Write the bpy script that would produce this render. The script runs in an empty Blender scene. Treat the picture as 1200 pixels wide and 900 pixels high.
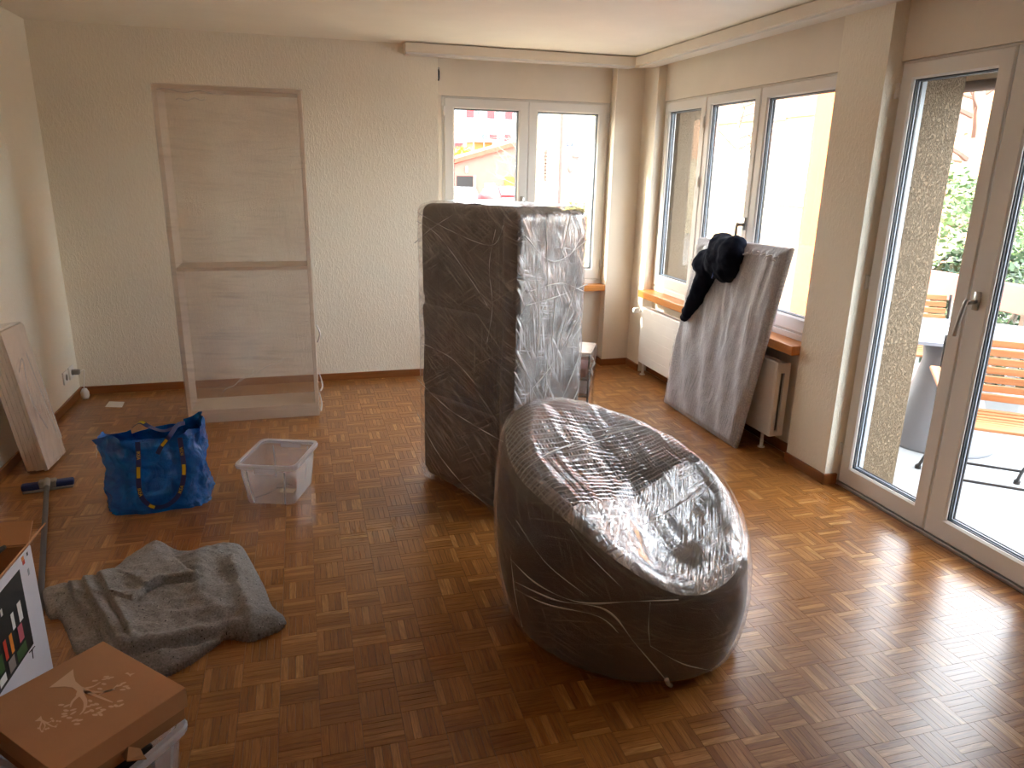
import bpy, bmesh, math, random
import numpy as np
from mathutils import Vector, Matrix, noise
random.seed(7)
PI = math.pi
scene = bpy.context.scene
COL = scene.collection

# ------------------------------------------------------------------ camera
CAM = np.array([1.5918, -0.3247, 1.6125])
YAW, PITCH, ROLL, FPX = 0.2802, 0.2865, 0.0206, 855.28
def cam_axes():
    f = np.array([math.sin(YAW)*math.cos(PITCH), math.cos(YAW)*math.cos(PITCH), -math.sin(PITCH)])
    r = np.array([math.cos(YAW), -math.sin(YAW), 0.0]); u = np.cross(r, f)
    return (math.cos(ROLL)*r + math.sin(ROLL)*u, -math.sin(ROLL)*r + math.cos(ROLL)*u, f)
AR, AU, AF = cam_axes()
def ray(px, py): return AF + AR*(px-600)/FPX - AU*(py-450)/FPX
def onz(px, py, z=0.0): d = ray(px, py); return CAM + d*(z-CAM[2])/d[2]
def onx(px, py, x): d = ray(px, py); return CAM + d*(x-CAM[0])/d[0]
def ony(px, py, y): d = ray(px, py); return CAM + d*(y-CAM[1])/d[1]
def proj(P):
    d = np.array(P)-CAM; w = d@AF
    return 600+FPX*(d@AR)/w, 450-FPX*(d@AU)/w, w
cd = bpy.data.cameras.new('camera'); cam = bpy.data.objects.new('camera', cd); COL.objects.link(cam)
cd.sensor_width = 36.0; cd.lens = FPX*36/1200; cd.clip_end = 500; cd.clip_start = 0.02
m = Matrix.Identity(4)
for i in range(3):
    m[i][0], m[i][1], m[i][2], m[i][3] = AR[i], AU[i], -AF[i], CAM[i]
cam.matrix_world = m
scene.camera = cam

# ------------------------------------------------------------------ light
SUN_AZ = np.array([0.838, -0.545]); SUN_EL = math.radians(27)
world = bpy.data.worlds.new('sky'); scene.world = world; world.use_nodes = True
wn = world.node_tree; bg = wn.nodes['Background']
sky = wn.nodes.new('ShaderNodeTexSky'); sky.sky_type = 'NISHITA'; sky.sun_disc = False
sky.sun_elevation = SUN_EL; sky.sun_rotation = math.atan2(-SUN_AZ[0], -SUN_AZ[1])
sky.air_density = 1.0; sky.dust_density = 2.5; sky.ozone_density = 1.0
mixw = wn.nodes.new('ShaderNodeMixRGB'); mixw.inputs[0].default_value = 0.85
mixw.inputs[2].default_value = (1.70, 1.67, 1.62, 1)      # thin high cloud evens the sky out
wn.links.new(sky.outputs[0], mixw.inputs[1]); wn.links.new(mixw.outputs[0], bg.inputs[0])
bg.inputs[1].default_value = 1.0
sd = bpy.data.lights.new('sun_offscreen', 'SUN'); sun = bpy.data.objects.new('sun_offscreen', sd); COL.objects.link(sun)
sd.energy = 1.3; sd.angle = math.radians(0.6); sd.color = (1.0, 0.93, 0.82)
sv = Vector((SUN_AZ[0]*math.cos(SUN_EL), SUN_AZ[1]*math.cos(SUN_EL), -math.sin(SUN_EL)))
sun.rotation_euler = sv.to_track_quat('-Z', 'Y').to_euler()
sun.location = (-20, 15, 14)
scene.view_settings.view_transform = 'Standard'; scene.view_settings.look = 'None'
scene.view_settings.gamma = 1.0; scene.view_settings.use_curve_mapping = False
scene.view_settings.exposure = 3.05
scene.cycles.max_bounces = 16; scene.cycles.diffuse_bounces = 8; scene.cycles.glossy_bounces = 6; scene.cycles.transparent_max_bounces = 32

# ------------------------------------------------------------------ materials
def lin(c): return tuple(((v/255)/12.92 if v/255 <= .04045 else ((v/255+.055)/1.055)**2.4) for v in c)
def rgba(c): return lin(c)+(1,)
class NT:
    def __init__(s, name):
        s.m = bpy.data.materials.new(name); s.m.use_nodes = True; s.t = s.m.node_tree; s.n = s.t.nodes
        s.bsdf = s.n['Principled BSDF']; s.out = s.n['Material Output']
    def new(s, k, **kw):
        q = s.n.new(k)
        for a, v in kw.items(): setattr(q, a, v)
        return q
    def link(s, a, b): s.t.links.new(a, b)
    def val(s, sock, v):
        if hasattr(v, 'is_output') or isinstance(v, bpy.types.NodeSocket): s.link(v, sock)
        else: sock.default_value = v
    def coord(s, kind='Object', scale=(1,1,1), rot=(0,0,0)):
        tc = s.new('ShaderNodeTexCoord'); mp = s.new('ShaderNodeMapping')
        mp.inputs['Scale'].default_value = scale; mp.inputs['Rotation'].default_value = rot
        s.link(tc.outputs[kind], mp.inputs[0]); return mp.outputs[0]
    def noise(s, vec, scale=5, detail=3, rough=.55, dist=0):
        q = s.new('ShaderNodeTexNoise'); q.inputs['Scale'].default_value = scale; q.inputs['Detail'].default_value = detail
        q.inputs['Roughness'].default_value = rough; q.inputs['Distortion'].default_value = dist
        s.link(vec, q.inputs['Vector']); return q.outputs[0]
    def ramp(s, fac, stops):
        q = s.new('ShaderNodeValToRGB'); e = q.color_ramp.elements
        while len(e) < len(stops): e.new(0.5)
        for k, (p, c) in enumerate(stops):
            e[k].position = p; e[k].color = c if len(c) == 4 else tuple(c)+(1,)
        s.link(fac, q.inputs[0]); return q.outputs[0]
    def mramp(s, fac, a, b):
        q = s.new('ShaderNodeMapRange'); q.inputs[1].default_value = a; q.inputs[2].default_value = b
        s.link(fac, q.inputs[0]); return q.outputs[0]
    def math(s, op, a, b=0.0, clamp=False):
        q = s.new('ShaderNodeMath', operation=op); q.use_clamp = clamp
        s.val(q.inputs[0], a); s.val(q.inputs[1], b); return q.outputs[0]
    def mix(s, fac, a, b, mode='MIX'):
        q = s.new('ShaderNodeMixRGB', blend_type=mode); s.val(q.inputs[0], fac); s.val(q.inputs[1], a); s.val(q.inputs[2], b); return q.outputs[0]
    def bump(s, h, strength=.3, dist=.01):
        q = s.new('ShaderNodeBump'); q.inputs['Strength'].default_value = strength; q.inputs['Distance'].default_value = dist
        s.link(h, q.inputs['Height']); return q.outputs[0]
def schlick(t, f0=.045, normal=None):
    lw = t.new('ShaderNodeLayerWeight'); lw.inputs[0].default_value = .5
    if normal is not None: t.link(normal, lw.inputs['Normal'])
    return t.math('ADD', f0, t.math('MULTIPLY', t.math('POWER', lw.outputs['Facing'], 5.0), 1-f0))
def plain(name, col, rough=.5, metal=0, spec=.5, var=.06, bump=0, bscale=60, coat=0):
    t = NT(name); b = t.bsdf; b.inputs['Roughness'].default_value = rough; b.inputs['Metallic'].default_value = metal
    b.inputs['Specular IOR Level'].default_value = spec; b.inputs['Coat Weight'].default_value = coat
    v = t.coord('Object'); n = t.noise(v, 3.5, 4)
    c = lin(col); lo = tuple(x*(1-var*2) for x in c); hi = tuple(min(1, x*(1+var)) for x in c)
    t.link(t.ramp(n, [(.25, lo), (.75, hi)]), b.inputs['Base Color'])
    if bump:
        t.link(t.bump(t.noise(v, bscale, 4), bump, .004), b.inputs['Normal'])
    return t.m
def m_plaster(name, col, strength=.9, sc=85):
    t = NT(name); b = t.bsdf; b.inputs['Roughness'].default_value = .85; b.inputs['Specular IOR Level'].default_value = .25
    v = t.coord('Object', (1, 1, .4)); n = t.noise(v, sc, 3, .6, .6); v2 = t.coord('Object'); n2 = t.noise(v2, 1.2, 4)
    h = t.ramp(n, [(.46, (0,0,0)), (.62, (1,1,1))])
    c = lin(col)
    base = t.ramp(n2, [(.3, tuple(x*.94 for x in c)), (.7, c)])
    t.link(base, b.inputs['Base Color'])
    t.link(t.bump(h, strength, .004), b.inputs['Normal'])
    return t.m
M = {}
M['wall'] = m_plaster('wall_plaster', (243, 236, 220), .4)
M['ceil'] = plain('ceiling_paint', (245, 240, 227), .9, var=.02)
M['smoothwall'] = plain('smooth_cream_paint', (230, 221, 206), .7, var=.03)
M['outyellow'] = plain('yellow_outer_render', (216, 197, 150), .9, var=.05, bump=.3)
M['stucco'] = m_plaster('rough_outer_stucco', (132, 114, 92), 1.6, 210)
M['pvc'] = plain('white_pvc', (226, 224, 220), .35, var=.01)
M['gasket'] = plain('dark_gasket', (38, 44, 52), .5)
M['spacer'] = plain('grey_spacer', (150, 160, 172), .35)
M['metal'] = plain('brushed_metal', (178, 178, 176), .3, metal=.9)
M['darkmetal'] = plain('dark_metal', (42, 42, 44), .45, metal=.6)
M['blackmetal'] = plain('black_metal', (18, 18, 20), .4)
def m_wood(name, c1, c2, rough=.4, sc=1.0, axis=1, coat=0):
    t = NT(name); b = t.bsdf
    s = [30*sc]*3; s[axis] = 2.2*sc
    v = t.coord('Object', tuple(s)); n = t.noise(v, 1.0, 5, .6, .8)
    t.link(t.ramp(n, [(.3, lin(c1)), (.7, lin(c2))]), b.inputs['Base Color'])
    b.inputs['Roughness'].default_value = rough; b.inputs['Coat Weight'].default_value = coat
    t.link(t.bump(n, .08, .003), b.inputs['Normal']); return t.m
M['sillwood'] = m_wood('orange_sill_wood', (184, 116, 52), (206, 138, 70), .35)
M['sillwoodx'] = m_wood('orange_sill_wood_x', (184, 116, 52), (206, 138, 70), .35, axis=0)
M['skirt_x'] = m_wood('baseboard_wood_x', (128, 76, 36), (154, 96, 50), .4, axis=0)
M['skirt_y'] = m_wood('baseboard_wood_y', (128, 76, 36), (154, 96, 50), .4, axis=1)
M['teak'] = m_wood('teak_slat', (150, 94, 54), (184, 124, 78), .5, axis=0)
def m_parquet():
    t = NT('parquet_oak'); b = t.bsdf
    oi = t.new('ShaderNodeObjectInfo'); ge = t.new('ShaderNodeNewGeometry')
    rnd = t.math('FRACT', t.math('ADD', t.math('MULTIPLY', oi.outputs['Random'], 7.137), ge.outputs['Random Per Island']))
    tc = t.new('ShaderNodeTexCoord'); mp = t.new('ShaderNodeMapping'); cmb = t.new('ShaderNodeCombineXYZ')
    t.link(t.math('MULTIPLY', rnd, 37.0), cmb.inputs[0]); t.link(t.math('MULTIPLY', rnd, 91.0), cmb.inputs[1])
    t.link(tc.outputs['UV'], mp.inputs[0]); t.link(cmb.outputs[0], mp.inputs[1])
    mp.inputs['Scale'].default_value = (9, 120, 1)
    g = t.noise(mp.outputs[0], 1.0, 4, .6, 1.2)
    tone = t.ramp(rnd, [(0, lin((152, 100, 46))), (.35, lin((166, 111, 54))), (.7, lin((174, 119, 61))), (.9, lin((188, 135, 76))), (1, lin((206, 158, 98)))])
    dark = t.mix(1.0, tone, lin((200, 186, 168))+(1,), 'MULTIPLY')
    colr = t.mix(t.mramp(g, .35, .68), dark, tone)
    vo = t.coord('Object'); w = t.noise(vo, 1.3, 4); stain = t.noise(vo, 9, 5)
    colr = t.mix(t.math('MULTIPLY', t.mramp(stain, .62, .75), .25), colr, lin((96, 60, 30))+(1,))
    t.link(colr, b.inputs['Base Color'])
    t.link(t.math('ADD', t.math('MULTIPLY', w, .16), t.math('ADD', .19, t.math('MULTIPLY', g, .08))), b.inputs['Roughness'])
    b.inputs['Specular IOR Level'].default_value = .5; b.inputs['Coat Weight'].default_value = .25; b.inputs['Coat Roughness'].default_value = .22
    t.link(t.bump(g, .05, .002), b.inputs['Normal']); return t.m
M['parquet'] = m_parquet()
M['subfloor'] = plain('dark_subfloor', (58, 36, 18), .8)
def m_glass(name='window_glass', tint=(1,1,1), refl=1.0, rough=0.0):
    t = NT(name); tr = t.new('ShaderNodeBsdfTransparent'); gl = t.new('ShaderNodeBsdfGlossy'); mx = t.new('ShaderNodeMixShader')
    tr.inputs[0].default_value = tint+(1,); gl.inputs['Roughness'].default_value = rough
    t.link(t.math('MULTIPLY', schlick(t), refl, True), mx.inputs[0]); t.link(tr.outputs[0], mx.inputs[1]); t.link(gl.outputs[0], mx.inputs[2])
    t.link(mx.outputs[0], t.out.inputs[0]); return t.m
M['glass'] = m_glass('window_glass', (.95, .97, .97), 1.0)
def m_film(name, base=.1, streaks=(), gloss=.5, rough=.16, lines=(), kind='UV', tint=(236, 234, 236), patch=.0, bumpd=.004, frs=1.0):
    """Stretch film: clear sheet whose creases and doubled layers scatter light."""
    t = NT(name); v0 = t.coord(kind)
    total = None
    for (ang, across, along, lo, hi, amt) in streaks:
        v = t.coord(kind, (1, 1, 1), (0, 0, math.radians(ang)))
        sc = t.new('ShaderNodeMapping'); sc.inputs['Scale'].default_value = (along, across, 1); t.link(v, sc.inputs[0])
        k = t.math('MULTIPLY', t.mramp(t.noise(sc.outputs[0], 1.0, 4, .6, .35), lo, hi), amt)
        big = t.mramp(t.noise(v0, 3.0+across*.03, 2), .38, .6); k = t.math('MULTIPLY', k, big)
        total = k if total is None else t.math('MAXIMUM', total, k)
    for (ang, freq, width, amt, nscale) in lines:
        v = t.coord(kind, (1, 1, 1), (0, 0, math.radians(ang)))
        wv = t.new('ShaderNodeTexWave'); wv.wave_type = 'BANDS'; wv.bands_direction = 'Y'; wv.inputs['Scale'].default_value = freq; wv.inputs['Distortion'].default_value = .35
        wv.inputs['Detail'].default_value = 2; wv.inputs['Detail Scale'].default_value = .6
        t.link(v, wv.inputs[0])
        k = t.math('MULTIPLY', t.mramp(wv.outputs[1], 1-width, 1.0), amt)
        big = t.mramp(t.noise(v0, nscale, 3), .32, .5); k = t.math('MULTIPLY', k, big)
        total = k if total is None else t.math('MAXIMUM', total, k)
    if total is None: total = t.math('ADD', 0.0, 0.0)
    pt = t.math('MULTIPLY', t.mramp(t.noise(v0, 4.0, 3), .42, .6), patch)
    fac = t.math('ADD', t.math('ADD', total, pt), base, True)
    bp = t.bump(t.math('ADD', total, t.math('MULTIPLY', t.noise(v0, 22, 4), .6)), .6, bumpd)
    tr = t.new('ShaderNodeBsdfTransparent'); df = t.new('ShaderNodeBsdfDiffuse'); gl = t.new('ShaderNodeBsdfGlossy'); df.inputs[0].default_value = rgba(tint)
    gl.inputs['Roughness'].default_value = rough; gl.inputs[0].default_value = (.95, .95, .97, 1)
    tl = t.new('ShaderNodeBsdfTranslucent'); tl.inputs[0].default_value = rgba(tint)
    for q in (gl, df): t.link(bp, q.inputs['Normal'])
    dm = t.new('ShaderNodeMixShader'); dm.inputs[0].default_value = .4; t.link(df.outputs[0], dm.inputs[1]); t.link(tl.outputs[0], dm.inputs[2])
    sm = t.new('ShaderNodeMixShader'); sm.inputs[0].default_value = gloss; t.link(dm.outputs[0], sm.inputs[1]); t.link(gl.outputs[0], sm.inputs[2])
    a = t.new('ShaderNodeMixShader'); t.link(fac, a.inputs[0]); t.link(tr.outputs[0], a.inputs[1]); t.link(sm.outputs[0], a.inputs[2])
    z = t.new('ShaderNodeMixShader'); t.link(t.math('MULTIPLY', schlick(t, .05, bp), frs, True), z.inputs[0]); t.link(a.outputs[0], z.inputs[1]); t.link(gl.outputs[0], z.inputs[2])
    t.link(z.outputs[0], t.out.inputs[0]); return t.m
def m_fabric(name, col, speck=None, rough=.95, scale=260, var=.25):
    t = NT(name); b = t.bsdf; b.inputs['Roughness'].default_value = rough; b.inputs['Specular IOR Level'].default_value = .15
    b.inputs['Sheen Weight'].default_value = .1 if sum(col) > 150 else 0
    v = t.coord('Object'); n = t.noise(v, scale, 3); n2 = t.noise(v, 6, 4); c = lin(col)
    a = t.ramp(n, [(.3, tuple(x*(1-var) for x in c)), (.7, tuple(min(1, x*(1+var)) for x in c))])
    a = t.mix(t.math('MULTIPLY', n2, .35), a, tuple(x*.6 for x in c)+(1,))
    if speck:
        s = t.noise(v, 95, 2); s2 = t.noise(v, 130, 2)
        a = t.mix(t.mramp(s, .66, .7), a, rgba(speck[0])); a = t.mix(t.mramp(s2, .68, .72), a, rgba(speck[1]))
    t.link(a, b.inputs['Base Color']); t.link(t.bump(n, .5, .003), b.inputs['Normal']); return t.m
M['sofa'] = m_fabric('dark_grey_upholstery', (92, 86, 84))
M['greycover'] = m_fabric('grey_marl_cover', (180, 178, 183), scale=180, var=.35)
M['felt'] = m_fabric('grey_recycled_felt', (142, 139, 138), ((48, 46, 48), (186, 180, 178)), scale=140, var=.35)
M['navy'] = m_fabric('navy_knit', (16, 20, 36), scale=200)
M['white_lam'] = plain('white_laminate', (220, 207, 192), .4, var=.02)
M['cardboard'] = plain('brown_cardboard', (190, 140, 98), .85, var=.07, bump=.1, bscale=40)
M['cardboard_in'] = plain('inner_cardboard', (156, 114, 76), .9, var=.08)
M['print_tree'] = plain('pale_ink', (222, 186, 152), .8, var=.02)
M['paperwhite'] = plain('white_paper', (232, 230, 226), .7, var=.02)
M['boxwhite'] = plain('white_box_print', (212, 214, 226), .45, var=.02)
def ink(n, c): M[n] = plain(n, c, .5, var=.03)
ink('ink_black', (22, 24, 24)); ink('ink_red', (196, 52, 34)); ink('ink_orange', (222, 132, 44)); ink('ink_green', (58, 92, 46)); ink('ink_blue', (40, 70, 150)); ink('ink_white', (236, 236, 236)); ink('ink_pink', (186, 92, 110))
ink('plastic_black', (16, 16, 18)); ink('plastic_white', (236, 232, 226)); ink('mop_blue', (28, 52, 110)); ink('mop_grey', (150, 146, 140)); ink('pole_grey', (92, 92, 94))
M['yellow'] = plain('strap_yellow', (206, 186, 40), .6); M['strapblue'] = plain('strap_navy', (14, 40, 96), .6)
def m_bag():
    t = NT('blue_woven_plastic'); b = t.bsdf; v = t.coord('Object'); n = t.noise(v, 14, 5, .6, 1.0); f = t.noise(v, 300, 2)
    t.link(t.ramp(n, [(.3, lin((0, 74, 154))), (.7, lin((8, 112, 200)))]), b.inputs['Base Color']); b.inputs['Roughness'].default_value = .2
    t.link(t.bump(t.math('ADD', n, t.math('MULTIPLY', f, .12)), .55, .02), b.inputs['Normal']); return t.m
M['bag'] = m_bag()
def m_clear(name, base, tint, rough=.25):
    t = NT(name); tr = t.new('ShaderNodeBsdfTransparent'); df = t.new('ShaderNodeBsdfDiffuse'); gl = t.new('ShaderNodeBsdfGlossy'); tl = t.new('ShaderNodeBsdfTranslucent')
    df.inputs[0].default_value = rgba(tint); tl.inputs[0].default_value = rgba(tint); gl.inputs['Roughness'].default_value = rough
    a = t.new('ShaderNodeMixShader'); a.inputs[0].default_value = .5; t.link(df.outputs[0], a.inputs[1]); t.link(tl.outputs[0], a.inputs[2])
    b = t.new('ShaderNodeMixShader'); b.inputs[0].default_value = base; t.link(tr.outputs[0], b.inputs[1]); t.link(a.outputs[0], b.inputs[2])
    c = t.new('ShaderNodeMixShader'); t.link(schlick(t), c.inputs[0]); t.link(b.outputs[0], c.inputs[1]); t.link(gl.outputs[0], c.inputs[2])
    t.link(c.outputs[0], t.out.inputs[0]); return t.m
M['tub'] = m_clear('clear_plastic', .26, (228, 226, 230)); M['tubrim'] = m_clear('clear_plastic_rim', .78, (238, 240, 246))
M['concrete'] = plain('pale_concrete', (164, 168, 170), .8, var=.05, bump=.15)
M['tablegrey'] = plain('pale_grey_table', (152, 161, 174), .45, var=.02)
M['conegrey'] = plain('grey_pedestal', (128, 130, 136), .5, var=.05)
M['salmon'] = plain('salmon_paint', (216, 142, 126), .8); M['salmonwall'] = plain('salmon_render', (178, 106, 94), .9)
M['whitewall'] = plain('white_render', (200, 204, 212), .9, var=.02); M['creamwall'] = plain('cream_render', (208, 196, 160), .9, var=.03)
M['lavwall'] = plain('grey_lilac_render', (188, 179, 182), .9, var=.03); M['peachwall'] = plain('peach_render', (204, 152, 116), .9, var=.04)
M['tanwall'] = plain('tan_render', (190, 158, 114), .9, var=.05); M['orange'] = plain('orange_render', (206, 108, 52), .8, var=.03)
M['redshut'] = plain('red_shutter', (190, 50, 52), .6); M['brownshut'] = plain('brown_shutter', (132, 86, 80), .7); M['greyshut'] = plain('grey_shutter', (142, 132, 128), .7)
M['roof'] = plain('roof_tile', (150, 86, 66), .9, var=.15, bump=.5, bscale=8); M['roofblue'] = plain('slate_roof', (96, 108, 126), .7)
M['darkglass'] = plain('dark_window_pane', (72, 84, 92), .15); M['carred'] = plain('red_car_paint', (190, 40, 40), .25, coat=.5); M['carwhite'] = plain('white_car_paint', (212, 216, 221), .25, coat=.5)
M['carglass'] = plain('car_glass', (140, 172, 190), .1); M['rubber'] = plain('tyre', (22, 22, 24), .8); M['asphalt'] = plain('asphalt', (140, 138, 136), .9); M['grass'] = plain('lawn', (88, 108, 56), .95, var=.2)
M['bark'] = plain('grey_bark', (150, 138, 126), .9, var=.15); M['twig'] = plain('brown_twig', (128, 96, 84), .9, var=.1)
M['awning'] = plain('brown_awning', (92, 76, 64), .7, var=.15); M['awnlight'] = plain('beige_awning_bar', (186, 172, 150), .6)
def m_siding():
    t = NT('pale_siding'); b = t.bsdf; b.inputs['Roughness'].default_value = .8
    v = t.coord('Object'); w = t.new('ShaderNodeTexWave'); w.bands_direction = 'Z'; w.inputs['Scale'].default_value = 2.4; t.link(v, w.inputs[0])
    t.link(t.ramp(w.outputs[1], [(.05, lin((168, 153, 124))), (.25, lin((204, 190, 158)))]), b.inputs['Base Color']); return t.m
M['siding'] = m_siding()
def m_leaf(name, a, b_):
    t = NT(name); b = t.bsdf; ge = t.new('ShaderNodeNewGeometry'); b.inputs['Roughness'].default_value = .5
    t.link(t.ramp(ge.outputs['Random Per Island'], [(0, lin(a)), (1, lin(b_))]), b.inputs['Base Color']); return t.m
M['leaf'] = m_leaf('hedge_leaf', (46, 72, 40), (112, 140, 84)); M['leafdark'] = m_leaf('dark_leaf', (30, 52, 34), (74, 98, 66)); M['leafyel'] = m_leaf('yellow_leaf', (140, 150, 50), (208, 200, 80))

# ------------------------------------------------------------------ geometry helpers
class B:
    """Collects shapes for ONE mesh object."""
    def __init__(s): s.v = []; s.f = []; s.uv = {}
    def add(s, vs, fs, T=None, uvs=None):
        o = len(s.v)
        for q in vs:
            q = Vector(q); s.v.append(T @ q if T is not None else q)
        for k, f in enumerate(fs):
            if uvs: s.uv[len(s.f)] = uvs[k]
            s.f.append(tuple(i+o for i in f))
        return s
    def box(s, x0, x1, y0, y1, z0, z1, T=None):
        vs = [(x, y, z) for z in (z0, z1) for y in (y0, y1) for x in (x0, x1)]
        return s.add(vs, [(0,2,3,1),(4,5,7,6),(0,1,5,4),(2,6,7,3),(0,4,6,2),(1,3,7,5)], T)
    def rbox(s, x0, x1, y0, y1, z0, z1, r=.005, seg=2, T=None):
        bm = bmesh.new(); bmesh.ops.create_cube(bm, size=1)
        for q in bm.verts: q.co = Vector(((x0+x1)/2+q.co.x*(x1-x0), (y0+y1)/2+q.co.y*(y1-y0), (z0+z1)/2+q.co.z*(z1-z0)))
        bmesh.ops.bevel(bm, geom=bm.edges[:], offset=r, segments=seg, profile=.5, affect='EDGES')
        return s.bm(bm, T)
    def bm(s, bm, T=None):
        bm.verts.index_update(); s.add([q.co.copy() for q in bm.verts], [tuple(x.index for x in f.verts) for f in bm.faces], T); bm.free(); return s
    def tube(s, pts, r, n=8, T=None, caps=True):
        pts = [Vector(q) for q in pts]; k = len(pts); rs = r if isinstance(r, (list, tuple)) else [r]*k
        vs = []; fs = []; ref = None
        for i, q in enumerate(pts):
            d = (pts[min(i+1, k-1)]-pts[max(i-1, 0)]).normalized()
            if ref is None: ref = d.orthogonal().normalized()
            a = (ref-d*ref.dot(d)); a = a.normalized() if a.length > 1e-6 else d.orthogonal().normalized(); ref = a; b = d.cross(a)
            for j in range(n):
                t = 2*PI*j/n; vs.append(q+(a*math.cos(t)+b*math.sin(t))*rs[i])
        for i in range(k-1):
            for j in range(n): fs.append((i*n+j, i*n+(j+1) % n, (i+1)*n+(j+1) % n, (i+1)*n+j))
        if caps: fs.append(tuple(range(n-1, -1, -1))); fs.append(tuple((k-1)*n+j for j in range(n)))
        return s.add(vs, fs, T)
    def prism(s, poly, z0, z1, T=None):
        n = len(poly); vs = [(x, y, z0) for x, y in poly]+[(x, y, z1) for x, y in poly]
        return s.add(vs, [tuple(range(n-1, -1, -1)), tuple(range(n, 2*n))]+[(i, (i+1) % n, n+(i+1) % n, n+i) for i in range(n)], T)
    def lathe(s, prof, n=24, T=None):
        vs = []; fs = []; k = len(prof)
        for r, z in prof:
            for j in range(n): vs.append((r*math.cos(2*PI*j/n), r*math.sin(2*PI*j/n), z))
        for i in range(k-1):
            for j in range(n): fs.append((i*n+j, i*n+(j+1) % n, (i+1)*n+(j+1) % n, (i+1)*n+j))
        if prof[0][0] > 1e-5: fs.append(tuple(range(n-1, -1, -1)))
        if prof[-1][0] > 1e-5: fs.append(tuple((k-1)*n+j for j in range(n)))
        return s.add(vs, fs, T)
    def grid(s, fn, nu, nv, cu=False, uv=None, T=None):
        """fn(u,v)->point, u,v in 0..1; cu: closed in u."""
        cols = nu if cu else nu+1; vs = []; fs = []; uvs = [] if uv else None
        for j in range(nv+1):
            for i in range(cols): vs.append(fn(i/nu, j/nv))
        for j in range(nv):
            for i in range(nu):
                i2 = (i+1) % cols
                fs.append((j*cols+i, j*cols+i2, (j+1)*cols+i2, (j+1)*cols+i))
                if uv: uvs.append([uv(i/nu, j/nv), uv((i+1)/nu, j/nv), uv((i+1)/nu, (j+1)/nv), uv(i/nu, (j+1)/nv)])
        return s.add(vs, fs, T, uvs)
    def mesh(s, name, smooth=False, inv=None, fix=False):
        me = bpy.data.meshes.new(name); vs = [inv @ q for q in s.v] if inv is not None else s.v
        me.from_pydata([tuple(q) for q in vs], [], s.f)
        if s.uv:
            ul = me.uv_layers.new(name='UVMap')
            for p in me.polygons:
                u = s.uv.get(p.index)
                if u:
                    for k, li in enumerate(p.loop_indices): ul.data[li].uv = u[k]
        if fix:
            bm = bmesh.new(); bm.from_mesh(me); bmesh.ops.recalc_face_normals(bm, faces=bm.faces[:]); bm.to_mesh(me); bm.free()
        if smooth: me.polygons.foreach_set('use_smooth', [True]*len(me.polygons))
        me.update(); return me
ROOT = {}
def tag(o, label=None, cat=None, group=None, kind=None):
    if label: o['label'] = label
    if cat: o['category'] = cat
    if group: o['group'] = group
    if kind: o['kind'] = kind
    return o
def thing(name, label, cat, loc=(0,0,0), rz=0.0, group=None, kind=None):
    o = bpy.data.objects.new(name, None); COL.objects.link(o); o.location = loc; o.rotation_euler = (0, 0, rz); o.empty_display_size = .1
    ROOT[o.name] = Matrix.Translation(Vector(loc)) @ Matrix.Rotation(rz, 4, 'Z')
    return tag(o, label, cat, group, kind)
def part(b, name, mat, parent=None, smooth=False, local=False, label=None, fix=False, kind=None):
    """Link a mesh; coordinates are world ones unless local=True."""
    inv = None
    if parent is not None and not local: inv = ROOT[parent.name].inverted()
    o = bpy.data.objects.new(name, b.mesh(name, smooth, inv, fix)); COL.objects.link(o)
    o.data.materials.append(M[mat] if isinstance(mat, str) else mat)
    if parent is not None: o.parent = parent; ROOT[o.name] = ROOT[parent.name]
    else: ROOT[o.name] = Matrix.Identity(4)
    if label: o['label'] = label
    if kind: o['kind'] = kind
    return o
def struct(b, name, mat, label, cat, smooth=False):
    o = part(b, name, mat, smooth=smooth); return tag(o, label, cat, None, 'structure')
def single(b, name, mat, label, cat, loc, rz=0, group=None, smooth=False, fix=False):
    """A thing that is one mesh, its origin at loc; coordinates are world ones."""
    T = Matrix.Translation(Vector(loc)) @ Matrix.Rotation(rz, 4, 'Z')
    o = bpy.data.objects.new(name, b.mesh(name, smooth, T.inverted(), fix)); COL.objects.link(o); o.location = loc; o.rotation_euler = (0, 0, rz)
    o.data.materials.append(M[mat] if isinstance(mat, str) else mat); ROOT[o.name] = T
    return tag(o, label, cat, group)
def fbm(p, s=1.0, o=3): return noise.fractal(Vector(p)*s, 1.0, 2.0, o)
def sstep(a, b, x): t = min(1, max(0, (x-a)/(b-a))); return t*t*(3-2*t)
def catmull(pts, n=8):
    pts = [Vector(q) for q in pts]; out = []
    for i in range(len(pts)-1):
        p0 = pts[max(i-1, 0)]; p1 = pts[i]; p2 = pts[i+1]; p3 = pts[min(i+2, len(pts)-1)]
        for k in range(n):
            t = k/n; out.append(.5*((2*p1)+(p2-p0)*t+(2*p0-5*p1+4*p2-p3)*t*t+(3*p1-p0-3*p2+p3)*t**3))
    out.append(pts[-1]); return out

# ================================================================== STRUCTURE
XR, YB, H = 4.25, 5.325, 2.45
YF = -2.4                              # wall behind the camera
WY, WX = 5.43, 4.32                    # inner faces of the back and right window frames
NX0, NX1 = 2.61, 4.016                 # back window niche
NY0, NY1 = 3.07, 5.09                  # right window niche
DY0, DY1 = 1.53, 2.735                 # french door niche
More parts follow.
